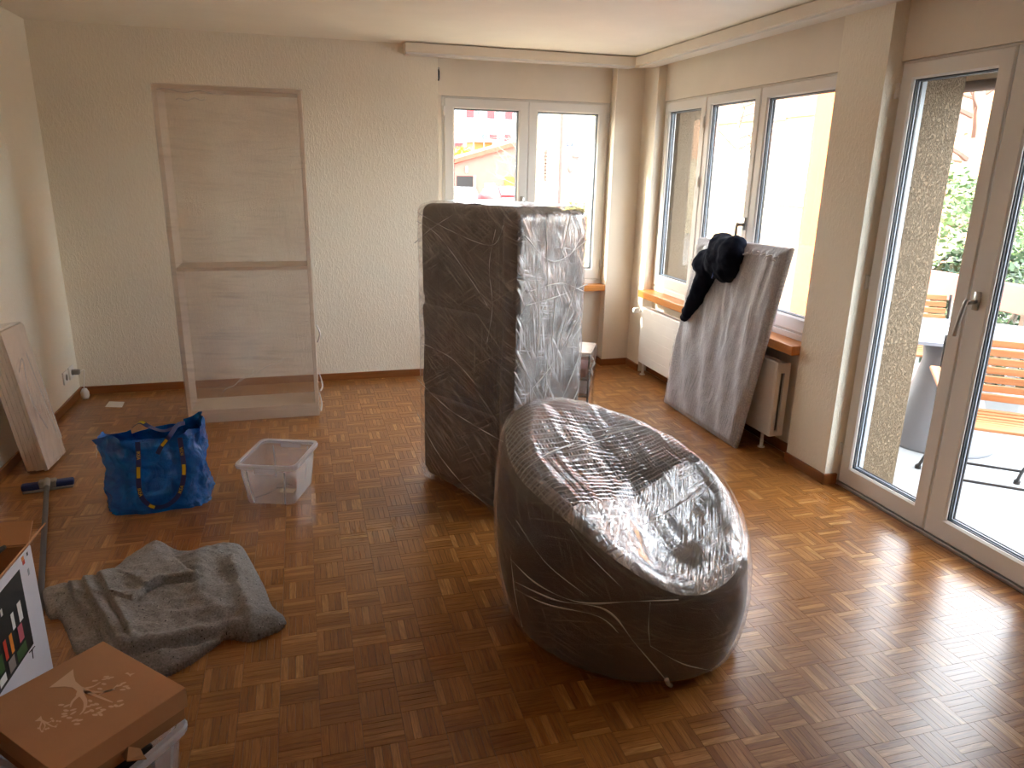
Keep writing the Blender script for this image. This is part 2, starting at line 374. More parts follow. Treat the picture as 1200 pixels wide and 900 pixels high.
# --- floor and mosaic parquet
fl = struct(B().box(-.2, 4.42, YF-.1, 5.5, -.2, -.012), 'floor', 'subfloor', 'honey brown mosaic parquet floor in basket weave squares', 'floor')
T_ = .12; LW = T_/5
def strip_geo(w, l, h=.012):
    g = .0005; x = l/2-g; y = w/2-g
    vs = [(-x,-y,0),(x,-y,0),(x,y,0),(-x,y,0),(-x,-y,-h),(x,-y,-h),(x,y,-h),(-x,y,-h)]
    fs = [(0,1,2,3),(0,4,5,1),(1,5,6,2),(2,6,7,3),(3,7,4,0)]
    uvs = [[(vs[i][0], vs[i][1]) for i in f] for f in fs]
    return vs, fs, uvs
sv_, sf_, su_ = strip_geo(LW, T_)
cells = []
for i in range(-1, 37):
    for j in range(-22, 46):
        cx = i*T_+T_/2; cy = j*T_+T_/2
        if cx > 4.30 or cy > 5.43 or cy < YF: continue
        if cx > XR+.06 and not (NY0 < cy < NY1 or DY0 < cy < DY1): continue
        for k in range(5):
            off = (k-2)*LW
            x, y, a = (cx, cy+off, 0.0) if (i+j) % 2 == 0 else (cx+off, cy, PI/2)
            cells.append((x, y, a))
def show_size(c):
    u, v, w = proj((c[0], c[1], 0))
    if w < .2 or not (4 < u < 1196 and 4 < v < 892): return -1
    if u < 215 and v > 735: return -1
    if 596 < u < 850 and v < 806: return -1
    return v
order = sorted(range(len(cells)), key=lambda q: -show_size(cells[q]))
near = set(order[:300])
proto = B(); proto.add(sv_, sf_, None, su_); pm = proto.mesh('parquet_strip'); pm.materials.append(M['parquet'])
rest = B()
for q, (x, y, a) in enumerate(cells):
    dz = random.uniform(-.0002, .0002); tx, ty = random.gauss(0, .0022), random.gauss(0, .0012)
    T = Matrix.Translation((x, y, dz)) @ Matrix.Rotation(a, 4, 'Z') @ Matrix.Rotation(tx, 4, 'X') @ Matrix.Rotation(ty, 4, 'Y')
    if q in near:
        o = bpy.data.objects.new('parquet_strip', pm); COL.objects.link(o); o.matrix_local = T; o.parent = fl
    else:
        rest.add(sv_, sf_, T, su_)
part(rest, 'parquet_field', 'parquet', fl, kind='stuff')
# --- ceiling and walls
struct(B().box(-.2, 4.72, YF-.1, 5.8, H, H+.25), 'ceiling', 'ceil', 'plain cream painted ceiling of the room', 'ceiling')
struct(B().box(-.2, 0, YF-.1, 5.5, -.2, H), 'wall_left', 'wall', 'cream plaster wall with the power sockets', 'wall')
struct(B().box(-.2, 4.42, YF-.2, YF, -.2, H), 'wall_front', 'wall', 'cream plaster wall facing the windowed wall end', 'wall')
b = B(); b.box(-.0, NX0, YB, 5.5, -.2, H)
struct(b, 'wall_back', 'wall', 'cream rough plaster wall behind the wrapped bookcase', 'wall')
b = B(); b.box(NX0, NX1, WY, 5.5, -.2, .66).box(NX0, NX1, WY, 5.5, 2.13, H)
struct(b, 'trim_1', 'smoothwall', 'smooth cream niche panels above and below the two-leaf window', 'niche')
b = B(); b.box(NX1, XR, YB, 5.5, -.2, H).box(XR, 4.42, NY1, 5.5, -.2, H)
struct(b, 'wall_corner', 'smoothwall', 'smooth cream corner pillar between the two windows', 'pillar')
b = B(); b.box(WX+.02, 4.42, NY0, NY1, -.2, .66).box(WX, 4.42, NY0, NY1, 2.13, H)
struct(b, 'trim_2', 'smoothwall', 'smooth cream niche panels above and below the three-leaf window', 'niche')
b = B(); b.box(XR, 4.42, DY1, NY0, -.2, H)
struct(b, 'wall_right', 'wall', 'rough plaster pier between three-leaf window and glass door', 'wall')
b = B(); b.box(WX+.01, 4.42, DY0, DY1, 2.13, H)
struct(b, 'trim_3', 'smoothwall', 'smooth cream blind box panel above the glass door', 'niche')
b = B(); b.box(XR, 4.42, YF-.1, DY0, -.2, H)
struct(b, 'wall_right', 'wall', 'plain plaster wall past the glass balcony door', 'wall')
# outer skin of the house
b = B(); b.box(-.2, 2.70, 5.5, 5.8, -1.5, 2.7).box(3.985, 4.72, 5.5, 5.8, -1.5, 2.7).box(2.70, 3.985, 5.5, 5.8, -1.5, .64).box(2.70, 3.985, 5.5, 5.8, 2.16, 2.7)
struct(b, 'wall_outside', 'outyellow', 'pale yellow outer wall around the two-leaf window', 'wall')
b = B(); b.box(4.42, 4.72, 5.02, 5.5, -1.5, 2.7).box(4.42, 4.72, DY1, 3.12, -1.5, 2.7).box(4.42, 4.72, YF, DY0+.01, -1.5, 2.7)
b.box(4.42, 4.72, 3.12, 5.02, -1.5, .64).box(4.42, 4.72, 3.12, 5.02, 2.16, 2.7).box(4.42, 4.72, DY0+.01, DY1, 2.16, 2.7).box(4.42, 4.72, DY0+.01, DY1, -1.5, -.14)
struct(b, 'wall_outside', 'stucco', 'rough brown stucco outer wall beside the balcony', 'wall')
# baseboards
b = B(); b.rbox(0, NX0, YB-.014, YB, .0, .057, .003).box(NX0, NX1, WY-.014, WY, 0, .057).box(NX1, XR, YB-.014, YB, 0, .057).box(NX1-.014, NX1, YB-.014, WY, 0, .057).box(NX0, NX0+.014, YB-.014, WY, 0, .057)
struct(b, 'baseboard_back', 'skirt_x', 'brown wooden skirting along the bookcase wall', 'baseboard')
b = B(); b.rbox(0, .014, YF, YB-.014, 0, .057, .003)
struct(b, 'baseboard_left', 'skirt_y', 'brown wooden skirting under the power sockets', 'baseboard')
b = B(); b.box(XR-.014, XR, NY1, YB-.014, 0, .057).box(WX+.006, WX+.02, NY0, NY1, 0, .057).rbox(XR-.014, XR, DY1-.014, NY0, 0, .057, .003).box(XR-.014, WX, DY1-.014, DY1, 0, .057).box(XR-.014, XR, YF, DY0, 0, .057)
struct(b, 'baseboard_right', 'skirt_y', 'brown wooden skirting along the windowed wall', 'baseboard')
# curtain boards under the ceiling
b = B(); b.rbox(2.36, 4.107, 5.20, YB, 2.383, 2.443, .003)
struct(b, 'trim_4', 'smoothwall', 'cream curtain board above the two-leaf window', 'curtain board')
b = B(); b.rbox(4.107, XR, 1.0, YB, 2.383, 2.443, .003)
struct(b, 'trim_5', 'smoothwall', 'cream curtain board running above the right hand windows', 'curtain board')
b = B(); b.rbox(2.365, 4.11, 5.215, YB, 2.372, 2.386, .002)
struct(b, 'trim_6', 'pvc', 'thin white curtain rail under the short curtain board', 'curtain rail')
b = B(); b.rbox(4.14, XR, 1.0, 5.2, 2.372, 2.386, .002)
struct(b, 'trim_7', 'pvc', 'thin white curtain rail under the long curtain board', 'curtain rail')
# sills
b = B(); b.rbox(NX0+.002, NX1-.002, 5.33, 5.46, .645, .695, .004)
struct(b, 'trim_8', 'sillwoodx', 'orange wooden sill below the two-leaf window', 'window sill')
b = B(); b.rbox(4.20, 4.36, NY0+.005, NY1-.003, .635, .69, .004)
struct(b, 'trim_9', 'sillwood', 'long orange wooden sill below the three-leaf window', 'window sill')

# --- windows: local (u along wall, d outwards, z)
def mapper(kind): return (lambda u, d, z: (u, WY+d, z)) if kind == 'back' else (lambda u, d, z: (WX+d, u, z))
def ring(b, mp, u0, u1, z0, z1, w, d0, d1, ch=.006, wb=None):
    """Mitred rectangular frame: outer u0..u1 x z0..z1, bar width w, front at d0, back d1, chamfered inner edge."""
    wb = wb or w
    def rect(i, j, d): return [mp(u0+i, d, z0+j), mp(u1-i, d, z0+j), mp(u1-i, d, z1-i), mp(u0+i, d, z1-i)]
    loops = [rect(0, 0, d1), rect(0, 0, d0+ch), rect(ch, ch, d0), rect(w-ch*1.5, wb-ch*1.5, d0), rect(w, wb, d0+ch*1.6), rect(w, wb, d1)]
    vs = [q for l in loops for q in l]; fs = []; n = len(loops)
    for k in range(n):
        a = k*4; c = ((k+1) % n)*4
        for e in range(4): fs.append((a+e, a+(e+1) % 4, c+(e+1) % 4, c+e))
    b.add(vs, fs); return b
def boxm(b, mp, u0, u1, d0, d1, z0, z1):
    p, q = mp(u0, d0, z0), mp(u1, d1, z1)
    return b.rbox(min(p[0], q[0]), max(p[0], q[0]), min(p[1], q[1]), max(p[1], q[1]), min(p[2], q[2]), max(p[2], q[2]), .002, 1)
def sash(mp, parent, u0, u1, z0, z1, w, wb=None, d=0.0):
    wb = wb or w
    s = part(ring(B(), mp, u0, u1, z0, z1, w, d, d+.06, wb=wb), 'sash', 'pvc', parent, fix=True)
    e = .0
    part(ring(B(), mp, u0+w-.004, u1-w+.004, z0+wb-.004, z1-w+.004, .008, d+.016, d+.024, .001), 'gasket', 'gasket', s, fix=True)
    part(ring(B(), mp, u0+w-.002, u1-w+.002, z0+wb-.002, z1-w+.002, .011, d+.030, d+.036, .001), 'spacer_bar', 'spacer', s, fix=True)
    part(ring(B(), mp, u0+w-.002, u1-w+.002, z0+wb-.002, z1-w+.002, .012, d+.042, d+.050, .001), 'gasket', 'gasket', s, fix=True)
    g = B(); p, q = mp(u0+w-.002, d+.026, z0+wb-.002), mp(u1-w+.002, d+.030, z1-w+.002)
    g.box(min(p[0], q[0]), max(p[0], q[0]), min(p[1], q[1]), max(p[1], q[1]), p[2], q[2])
    part(g, 'glass_pane', 'glass', s)
    return s
def handle(mp, parent, u, z, down=.14, lean=.0):
    h = B(); boxm(h, mp, u-.015, u+.015, -.008, .0, z-.035, z+.045)
    h.tube([mp(u, 0, z), mp(u, -.05, z)], .010, 10)
    h.tube(catmull([mp(u, -.045, z+.004), mp(u+lean*.2, -.056, z-.008), mp(u+lean, -.056, z-down)], 5), .009, 10)
    return part(h, 'handle', 'metal', parent, smooth=True, label='satin metal handle')
def hinges(mp, parent, u, zs):
    for z in zs:
        h = B(); h.tube([mp(u, -.008, z-.035), mp(u, -.008, z+.035)], .008, 8); boxm(h, mp, u-.012, u+.012, -.004, .002, z-.03, z+.03)
        part(h, 'hinge', 'pvc', parent)
# window_1: back wall, two leaves
w1 = thing('window_1', 'white two-leaf window looking onto houses and parked cars', 'window', (3.31, WY, .695), kind='structure')
mp = mapper('back')
part(ring(B(), mp, 2.655, NX1, .70, 2.13, .05, .012, .07), 'frame', 'pvc', w1, fix=True)
part(boxm(B(), mp, 2.655, NX1, .0, .07, .695, .728), 'bottom_rail', 'pvc', w1)
b = B(); boxm(b, mp, NX0, 2.655, .0, .05, .69, 2.13); part(b, 'strap_cover', 'smoothwall', w1)
sL = sash(mp, w1, 2.675, 3.335, .735, 2.118, .075, .085); sR = sash(mp, w1, 3.340, 3.995, .735, 2.118, .075, .085)
handle(mp, sL, 3.30, 1.36); hinges(mp, sL, 2.668, (.86, 2.02)); hinges(mp, sR, 4.003, (.86, 2.02))
# window_2: right wall, three leaves
w2 = thing('window_2', 'white three-leaf window above the radiator', 'window', (WX, 4.08, .69), kind='structure')
mp = mapper('right')
part(ring(B(), mp, NY0, NY1, .69, 2.13, .05, .012, .07), 'frame', 'pvc', w2, fix=True)
part(boxm(B(), mp, NY0, NY1, .004, .07, .69, .724), 'bottom_rail', 'pvc', w2)
D1 = float(onx(829, 112, WX)[1]); D2 = float(onx(893, 103, WX)[1])
s1 = sash(mp, w2, D1+.003, NY1-.012, .735, 2.118, .07, .085); s2 = sash(mp, w2, D2+.003, D1-.003, .735, 2.118, .062, .085); s3 = sash(mp, w2, NY0+.012, D2-.003, .735, 2.118, .07, .085)
handle(mp, s2, D2+.03, 1.30); hinges(mp, s1, D1, (.98, 1.55, 1.95)); hinges(mp, s3, NY0+.008, (.9, 1.95))
# door_1: french balcony door, two leaves
dr = thing('door_1', 'white french door with two glass leaves onto the balcony', 'door', (WX+.01, 2.13, 0), kind='structure')
mp = (lambda u, d, z: (WX+.01+d, u, z))
part(ring(B(), mp, DY0, DY1, .005, 2.13, .04, .012, .08, wb=.02), 'frame', 'pvc', dr, fix=True)
part(boxm(B(), mp, DY0, DY1, -.01, .08, .0, .016), 'threshold', 'metal', dr, label='flat metal threshold strip')
DM = float(onx(1087, 620, WX+.01)[1]); DM = 2.135
s1 = sash(mp, dr, DM+.003, DY1-.012, .018, 2.118, .075, .10); s2 = sash(mp, dr, DY0+.012, DM-.003, .018, 2.118, .10, .10)
handle(mp, s2, DM-.045, 1.11, .15, .03); hinges(mp, s1, DY1-.006, (.2, 1.1, 2.0))
# blind cord guides
for lab, x, y, z, nx in (('small dark blind cord guide beside the two-leaf window', 2.63, WY-.006, 2.27, 0), ('small dark blind cord guide on the edge of the plaster pier', WX+.0, NY0+.01, 2.235, 1)):
    t = thing('cord_guide', lab, 'cord guide', (x, y, z))
    q = B(); q.rbox(x-.012, x+.012, y-.008, y+.006, z-.02, z+.05, .003); part(q, 'bracket', 'metal', t)
    q = B(); q.tube([(x, y-.012, z+.03), (x, y-.03, z+.02), (x, y-.03, z-.03), (x, y-.012, z-.04)], .006, 8); part(q, 'roller_hook', 'darkmetal', t)
b = B(); b.box(2.622, 2.638, WY-.004, WY-.002, .75, 2.25)
single(b, 'blind_strap', 'smoothwall', 'cream blind strap running down beside the two-leaf window', 'strap', (2.63, WY-.003, .75))

# ================================================================== RADIATOR
rt = thing('radiator', 'white panel radiator under the three-leaf window', 'radiator', (4.25, 4.1, 0))
b = B(); b.rbox(4.205, 4.225, 3.20, 5.005, .105, .565, .008, 2)
for z in (.18, .25, .33, .41, .49): b.box(4.2045, 4.2055, 3.23, 4.98, z, z+.002)
part(b, 'front_panel', 'plastic_white', rt)
b = B(); b.rbox(4.275, 4.295, 3.20, 5.005, .105, .555, .008, 2); part(b, 'rear_panel', 'plastic_white', rt)
for y0, y1 in ((3.19, 3.205), (5.0, 5.015)):
    b = B(); b.box(4.207, 4.235, y0, y1, .11, .56).box(4.262, 4.295, y0, y1, .11, .56).box(4.235, 4.262, y0, y1, .11, .14).box(4.235, 4.262, y0, y1, .50, .56)
    part(b, 'side_cover', 'plastic_white', rt)
b = B()
for k in range(60): b.box(4.225, 4.275, 3.21+k*.03, 3.214+k*.03, .54, .557)
part(b, 'top_grille', 'plastic_white', rt, kind='stuff')
b = B(); b.box(4.23, 4.27, 3.22, 4.99, .12, .50); part(b, 'convector', 'mop_grey', rt)
b = B(); b.tube([(4.215, 5.012, .53), (4.19, 5.03, .53)], .012, 10); b.lathe([(.0, 0), (.021, .002), (.024, .02), (.024, .05), (.018, .06), (0, .062)], 16, Matrix.Translation((4.205, 5.035, .53)) @ Matrix.Rotation(-PI/2, 4, 'Y'))
part(b, 'thermostat_valve', 'plastic_white', rt, smooth=True)
for y in (4.98, 3.3):
    b = B(); b.tube([(4.24, y, .0), (4.24, y, .12)], .011, 10); b.tube([(4.24, y, .0), (4.24, y, .006)], .022, 10); part(b, 'leg', 'plastic_white', rt)

# ================================================================== SOCKETS AND CORD (left wall)
t = thing('wall_socket', 'white double power socket near the room corner', 'socket', (0, 5.09, .20))
for y in (5.03, 5.16):
    q = B(); q.rbox(.0, .012, y-.05, y+.05, .165, .25, .004); pl = part(q, 'cover_plate', 'plastic_white', t)
    q = B(); q.lathe([(.0, .0), (.02, .0), (.022, .003), (.0, .003)], 16, Matrix.Translation((.0115, y, .207)) @ Matrix.Rotation(PI/2, 4, 'Y')); part(q, 'socket_well', 'mop_grey', pl, smooth=True)
t = thing('extension_cord', 'white power cord with plug and round coupling hanging at the corner', 'cord', (.04, 5.18, 0))
q = B(); q.rbox(.013, .06, 5.145, 5.18, .19, .225, .008); part(q, 'plug', 'mop_grey', t)
pts = catmull([(.055, 5.17, .205), (.075, 5.20, .21), (.065, 5.215, .15), (.06, 5.20, .09), (.06, 5.20, .065)], 8)
q = B(); q.tube(pts, .0035, 8); part(q, 'cable', 'plastic_white', t, smooth=True)
q = B(); q.lathe([(0, 0), (.02, .002), (.027, .02), (.027, .05), (.015, .075), (0, .078)], 18, Matrix.Translation((.06, 5.20, .0))); part(q, 'coupling', 'plastic_white', t, smooth=True)
pp = [onz(*q) for q in ((123, 477), (143, 477.5), (146, 471), (128, 470.5))]
b = B(); b.prism([(float(q[0]), float(q[1])) for q in pp], .0004, .0012)
single(b, 'paper_card', 'paperwhite', 'small white paper card lying near the room corner', 'card', (float(pp[0][0]), float(pp[0][1]), .0005))
# ================================================================== WRAPPED BOOKCASE
bx0, bx1, by0, by1, bh = .826, 1.636, 4.485, 4.765, 2.035
t = thing('bookcase', 'tall white bookcase carcass wrapped in hazy plastic film', 'bookcase', (1.23, by0, 0))
TH = .022
for x in (bx0, bx1-TH):
    b = B(); b.rbox(x, x+TH, by0, by1, 0, bh, .001, 1); sp = part(b, 'side_panel', 'white_lam', t)
    b = B(); xx = x+TH+.0006 if x == bx0 else x-.0006
    for z in (.50, .68, .86, 1.30, 1.48, 1.62):
        for y in (by0+.05, by0+.23): b.lathe([(.0, 0), (.004, 0), (.0, .0005)], 8, Matrix.Translation((xx, y, z)) @ Matrix.Rotation(PI/2 if x == bx0 else -PI/2, 4, 'Y'))
    part(b, 'peg_hole', 'blackmetal', sp, kind='stuff')
b = B(); b.rbox(bx0+TH, bx1-TH, by0, by1, bh-TH, bh, .001, 1); part(b, 'top_panel', 'white_lam', t)
b = B(); b.rbox(bx0+TH, bx1-TH, by0+.005, by1, .975, .975+TH, .001, 1); part(b, 'shelf', 'white_lam', t)
b = B(); b.rbox(bx0+TH, bx1-TH, by0+.005, by1, .062, .062+TH, .001, 1); part(b, 'bottom_shelf', 'white_lam', t)
b = B(); b.rbox(bx0+TH, bx1-TH, by0+.002, by0+.018, 0, .062, .001, 1); part(b, 'plinth', 'white_lam', t)
M['film_shelf'] = m_film('bookcase_film', .19, ((4, 26, 2.0, .5, .72, .28), (-8, 60, 3.0, .58, .72, .22), (88, 30, 1.2, .6, .75, .2)), .35, .22, tint=(226, 206, 186), patch=.05, frs=.6)
def sheet(y, off): 
    return lambda u, v: (bx0-.006+(bx1-bx0+.012)*u, y+off*(.35*fbm((u*2.2, v*5, y), 1.5)), .0+(bh+.004)*v)
b = B(); b.grid(sheet(by0-.008, .010), 30, 70, uv=lambda u, v: (u*.82, v*2.03))
b.grid(sheet(by1+.010, .010), 30, 70, uv=lambda u, v: (u*.82+3, v*2.03))
for x in (bx0-.005, bx1+.005):
    b.grid(lambda u, v, x=x: (x+.003*fbm((u*3, v*12, x)), by0-.008+(by1-by0+.018)*u, bh*v), 6, 60, uv=lambda u, v: (u*.28+6, v*2.03))
b.grid(lambda u, v: (bx0-.006+(bx1-bx0+.012)*u, by0-.008+(by1-by0+.018)*v, bh+.004), 10, 4, uv=lambda u, v: (u*.82, v*.28+5))
part(b, 'stretch_film', 'film_shelf', t, smooth=True, label='hazy plastic stretch film')
M['film_strand'] = m_film('gathered_film', .72, ((0, 300, 20, .4, .7, .28),), .25, .25, tint=(246, 243, 240), frs=.6)
for pts in ([(bx1+.012, 4.49, .62), (bx1+.032, 4.49, .56), (bx1+.016, 4.50, .50)], [(bx1+.012, 4.49, .30), (bx1+.03, 4.49, .21), (bx1+.014, 4.49, .17)], [(bx1+.008, 4.49, .16), (bx1+.018, 4.49, .08), (bx1+.01, 4.49, .03)]):
    b = B(); c = catmull(pts, 6); b.tube(c, [.002+.005*abs(math.sin(3*k)) for k in range(len(c))], 6); part(b, 'film_scrap', 'film_strand', t, smooth=True)
for (u0, v0, u1, v1) in ((.27, .10, .52, .165), (.40, .13, .75, .20), (.03, .985, .5, .98), (.15, .96, .35, .965)):
    b = B(); c = [(bx0+(bx1-bx0)*(u0+(u1-u0)*k/10), by0-.012, bh*(v0+(v1-v0)*k/10)+.008*math.sin(k*1.3)) for k in range(11)]
    b.tube(c, .0022, 6); part(b, 'film_crease', 'film_strand', t, smooth=True)

# ================================================================== UPRIGHT WRAPPED SOFA
e1 = np.array([.447, -.894]); e2 = np.array([.894, .447]); corner = np.array([2.478, 2.700])
orig = corner-e1*.725
rz = math.atan2(e1[1], e1[0])
so = thing('sofa', 'dark grey sofa stood on end, wrapped tightly in plastic film', 'sofa', (orig[0], orig[1], 0), rz)
SW, SD, SH = .725, .445, 1.445
def puff(x0, x1, y0, y1, z0, z1, r, amp, seed, nx=14, ny=10, nz=26):
    """Upholstered block: a rounded box whose faces bulge."""
    bm = bmesh.new(); bmesh.ops.create_cube(bm, size=1)
    for q in bm.verts: q.co = Vector(((x0+x1)/2+q.co.x*(x1-x0), (y0+y1)/2+q.co.y*(y1-y0), (z0+z1)/2+q.co.z*(z1-z0)))
    bmesh.ops.bevel(bm, geom=bm.edges[:], offset=r, segments=4, profile=.5, affect='EDGES')
    bmesh.ops.subdivide_edges(bm, edges=[e for e in bm.edges if e.calc_length() > .12], cuts=9, use_grid_fill=True)
    bm.normal_update()
    for q in bm.verts:
        n = q.normal; q.co += n*amp*fbm((q.co.x*4+seed, q.co.y*4, q.co.z*3.2), 1.0)
    return B().bm(bm)
b = puff(.0, .605, 0, SD, 0.004, SH, .05, .010, 1.0); part(b, 'seat_base', 'sofa', so, smooth=True, local=True)
b = puff(.600, SW, .0, SD, .004, SH-.01, .045, .009, 9.0); part(b, 'backrest', 'sofa', so, smooth=True, local=True)
b = puff(.02, .59, -.014, .06, .52, .96, .03, .008, 4.0); part(b, 'cushion', 'sofa', so, smooth=True, local=True)
b = puff(.02, .59, -.012, .06, .98, 1.40, .03, .008, 14.0); part(b, 'cushion', 'sofa', so, smooth=True, local=True)
b = puff(.02, .59, -.012, .06, .05, .50, .03, .008, 24.0); part(b, 'cushion', 'sofa', so, smooth=True, local=True)
M['film_sofa'] = m_film('sofa_film', .05, ((24, 95, 3.0, .47, .64, .40), (38, 70, 2.0, .50, .66, .5), (-30, 110, 2.5, .50, .66, .45), (88, 90, 2.0, .54, .68, .3)), .42, .2, patch=.05, tint=(222, 214, 206), frs=.75)
M['film_silver'] = m_film('sofa_film_silver', .12, ((86, 110, 4.0, .44, .6, .75), (60, 70, 2.0, .5, .62, .85), (10, 120, 5.0, .52, .64, .6), (-45, 80, 3.0, .54, .66, .6)), .42, .2, patch=.2, tint=(226, 222, 224), frs=1.0)
def superrect(s, x0, x1, y0, y1, r):
    """Point on a rounded rectangle at arc fraction s, with its perimeter position."""
    w = x1-x0-2*r; d = y1-y0-2*r; a = PI*r/2; P = 2*w+2*d+4*a; q = (s % 1.0)*P
    segs = [('l', w, (x0+r, y0), (1, 0)), ('a', a, (x1-r, y0+r), -PI/2), ('l', d, (x1, y0+r), (0, 1)), ('a', a, (x1-r, y1-r), 0), ('l', w, (x1-r, y1), (-1, 0)), ('a', a, (x0+r, y1-r), PI/2), ('l', d, (x0, y1-r), (0, -1)), ('a', a, (x0+r, y0+r), PI)]
    for k, ln, p, g in segs:
        if q <= ln or (k, ln, p, g) == segs[-1]:
            if k == 'l': return (p[0]+g[0]*q, p[1]+g[1]*q), P
            t = g+q/r; return (p[0]+r*math.cos(t), p[1]+r*math.sin(t)), P
        q -= ln
def wrap(x0, x1, y0, y1, z0, z1, r, off, amp, seed, ns=150, nz=80, s0=0, s1=1.0):
    def fn(u, v):
        s = s0+(s1-s0)*u; k = 0
        z = z0+(z1-z0)*v; inset = 0
        if v > .965: q = (v-.965)/.035; inset = r*(1-math.sqrt(max(0, 1-q*q)))
        if v < .03: q = 1-v/.03; inset = r*.6*(1-math.sqrt(max(0, 1-q*q)))
        (x, y), P = superrect(s, x0-off+inset, x1+off-inset, y0-off+inset, y1+off-inset, r)
        nx, ny = x-(x0+x1)/2, y-(y0+y1)/2
        h = amp*(fbm((s*P*7+seed, z*5+s*P*5, 0))+.5*fbm((s*P*28, z*9-s*P*16, seed)))
        l = math.hypot(nx, ny); return (x+nx/l*h, y+ny/l*h, z)
    P = superrect(0, x0, x1, y0, y1, r)[1]
    return fn, lambda u, v: ((s0+(s1-s0)*u)*P, z0+(z1-z0)*v)
wd = SW-2*.05; dd = SD-2*.05; ar = PI*.05/2; PP = 2*wd+2*dd+4*ar
cut0 = (wd+ar*.45)/PP; cut1 = (wd+2*ar+dd)/PP
fn, uvf = wrap(0, SW, -.020, SD, .0, SH+.010, .05, .008, .005, 3.0, s0=cut0, s1=cut1)
b = B(); b.grid(fn, 90, 110, uv=uvf); part(b, 'stretch_film', 'film_silver', so, smooth=True, local=True, label='glinting silvery stretch film')
fn, uvf = wrap(0, SW, -.020, SD, .0, SH+.010, .05, .008, .005, 3.0, s0=cut1, s1=cut0+1)
b = B(); b.grid(fn, 160, 110, uv=uvf); part(b, 'stretch_film', 'film_sofa', so, smooth=True, local=True, label='clear stretch film with diagonal creases')
b = B(); b.grid(lambda u, v: (.04+(SW-.08)*u, .03+(SD-.06)*v, SH+.012+.006*fbm((u*6, v*6, 2))), 20, 14, uv=lambda u, v: (u*.6, v*.4)); part(b, 'stretch_film', 'film_silver', so, smooth=True, local=True)
def on_front(u, z, d=-.030): return (u, d, z)
strands = [[(.02, 1.36), (.2, 1.30), (.42, 1.14), (.56, 1.02)], [(.0, 1.25), (.14, 1.33), (.3, 1.40)], [(.03, 1.40), (.3, 1.33), (.58, 1.29), (.66, 1.38)],
           [(.0, .36), (.16, .20), (.4, .08), (.7, .02)], [(.0, .55), (.25, .46), (.5, .42), (.7, .40)], [(.05, .75), (.3, .72), (.5, .62)], [(.61, 1.36), (.57, 1.2), (.595, 1.02), (.56, .85)]]
for st in strands:
    b = B(); c = catmull([on_front(u, z) for u, z in st], 10); b.tube(c, [.0012+.0009*math.sin(k*.9) for k in range(len(c))], 6); part(b, 'film_crease', 'film_strand', so, smooth=True, local=True)
right = [[(.05, 1.40), (.12, .9), (.04, .35)], [(.40, 1.25), (.24, .8), (.07, .30)], [(.02, 1.34), (.2, 1.22), (.42, 1.31)], [(.14, 1.42), (.18, .8), (.13, .2)], [(.42, 1.0), (.25, .78), (.05, .62)], [(.42, .80), (.28, .55), (.10, .35)], [(.05, 1.1), (.25, 1.12), (.42, 1.06)], [(.03, 1.04), (.22, 1.06), (.43, 1.10)], [(.3, 1.43), (.22, 1.1), (.2, .6)], [(.42, .62), (.30, .42), (.2, .22)]]
for st in right:
    b = B(); c = catmull([(SW+.020, u, z) for u, z in st], 10); b.tube(c, [.0018+.0014*math.sin(k*.7+st[0][0]*40) for k in range(len(c))], 6); part(b, 'film_crease', 'film_strand', so, smooth=True, local=True)

# ================================================================== WRAPPED TUB CHAIR
CC = (2.66, 1.86)
ch = thing('tub_chair', 'dark grey tub armchair bundled in crinkled plastic film', 'armchair', (CC[0], CC[1], 0))
rim_tab = [(-180, .645), (-165, .615), (-148, .575), (-127, .48), (-105, .385), (-86, .315), (-70, .315), (-45, .345), (-13, .44), (6, .52), (28, .575), (46, .61), (74, .665), (111, .74), (142, .765), (165, .715), (180, .645)]
def rim(p):
    d = (math.degrees(p)+180) % 360-180; s = 0; w = 0
    for o in (-12, -6, 0, 6, 12):
        e = (d+o+180) % 360-180
        for (a, x), (c, y) in zip(rim_tab, rim_tab[1:]):
            if a <= e <= c: s += x+(y-x)*(e-a)/(c-a); w += 1; break
    return s/w
def outer_r(q, p):
    """Radius of the shell at height fraction q."""
    base = .345+.055*min(1, q/.10)**.5
    fl_ = (.060*max(0, math.cos(p-math.radians(172)))**2+.022*max(0, math.cos(p+math.radians(28)))**2)*math.sin(min(1, q*1.25)*PI/2)
    return base+fl_+.022*math.sin(PI*min(1, q))-.012*q+.012*math.cos(2*(p-math.radians(-60)))
def shell(u, v):
    p = 2*PI*u; zr = rim(p)-.02
    if v < .55:
        q = v/.55; r = outer_r(q, p); z = zr*q
        if q < .08: r -= .03*(1-q/.08)**2
    elif v < .72:
        a = PI*(v-.55)/.17; r0 = outer_r(1, p)-.045; r = r0+.045*math.cos(a); z = zr+.040*math.sin(a)
    else:
        q = (v-.72)/.28; r0 = outer_r(1, p)-.09; zb = min(.30, zr-.02); r = r0-.03*q; z = zr+(zb-zr)*q
    k = .006*fbm((math.cos(p)*5, math.sin(p)*5, z*7)); r += k
    return (r*math.cos(p), r*math.sin(p), max(z, .002))
b = B(); b.grid(shell, 96, 60, cu=True); b.add([(.33*math.cos(2*PI*k/48), .33*math.sin(2*PI*k/48), .006) for k in range(48)], [tuple(range(47, -1, -1))])
part(b, 'chair_shell', 'sofa', ch, smooth=True, local=True)
def seat(u, v):
    p = 2*PI*u; R = .30
    if v < .3: q = v/.3; return (R*(.92+.08*math.sin(q*PI/2))*math.cos(p), R*(.92+.08*math.sin(q*PI/2))*math.sin(p), .18+.09*q)
    q = (v-.3)/.7; r = R*(1-q); return (r*math.cos(p), r*math.sin(p), .27+.05*math.sin(min(1, q*2.2)*PI/2))
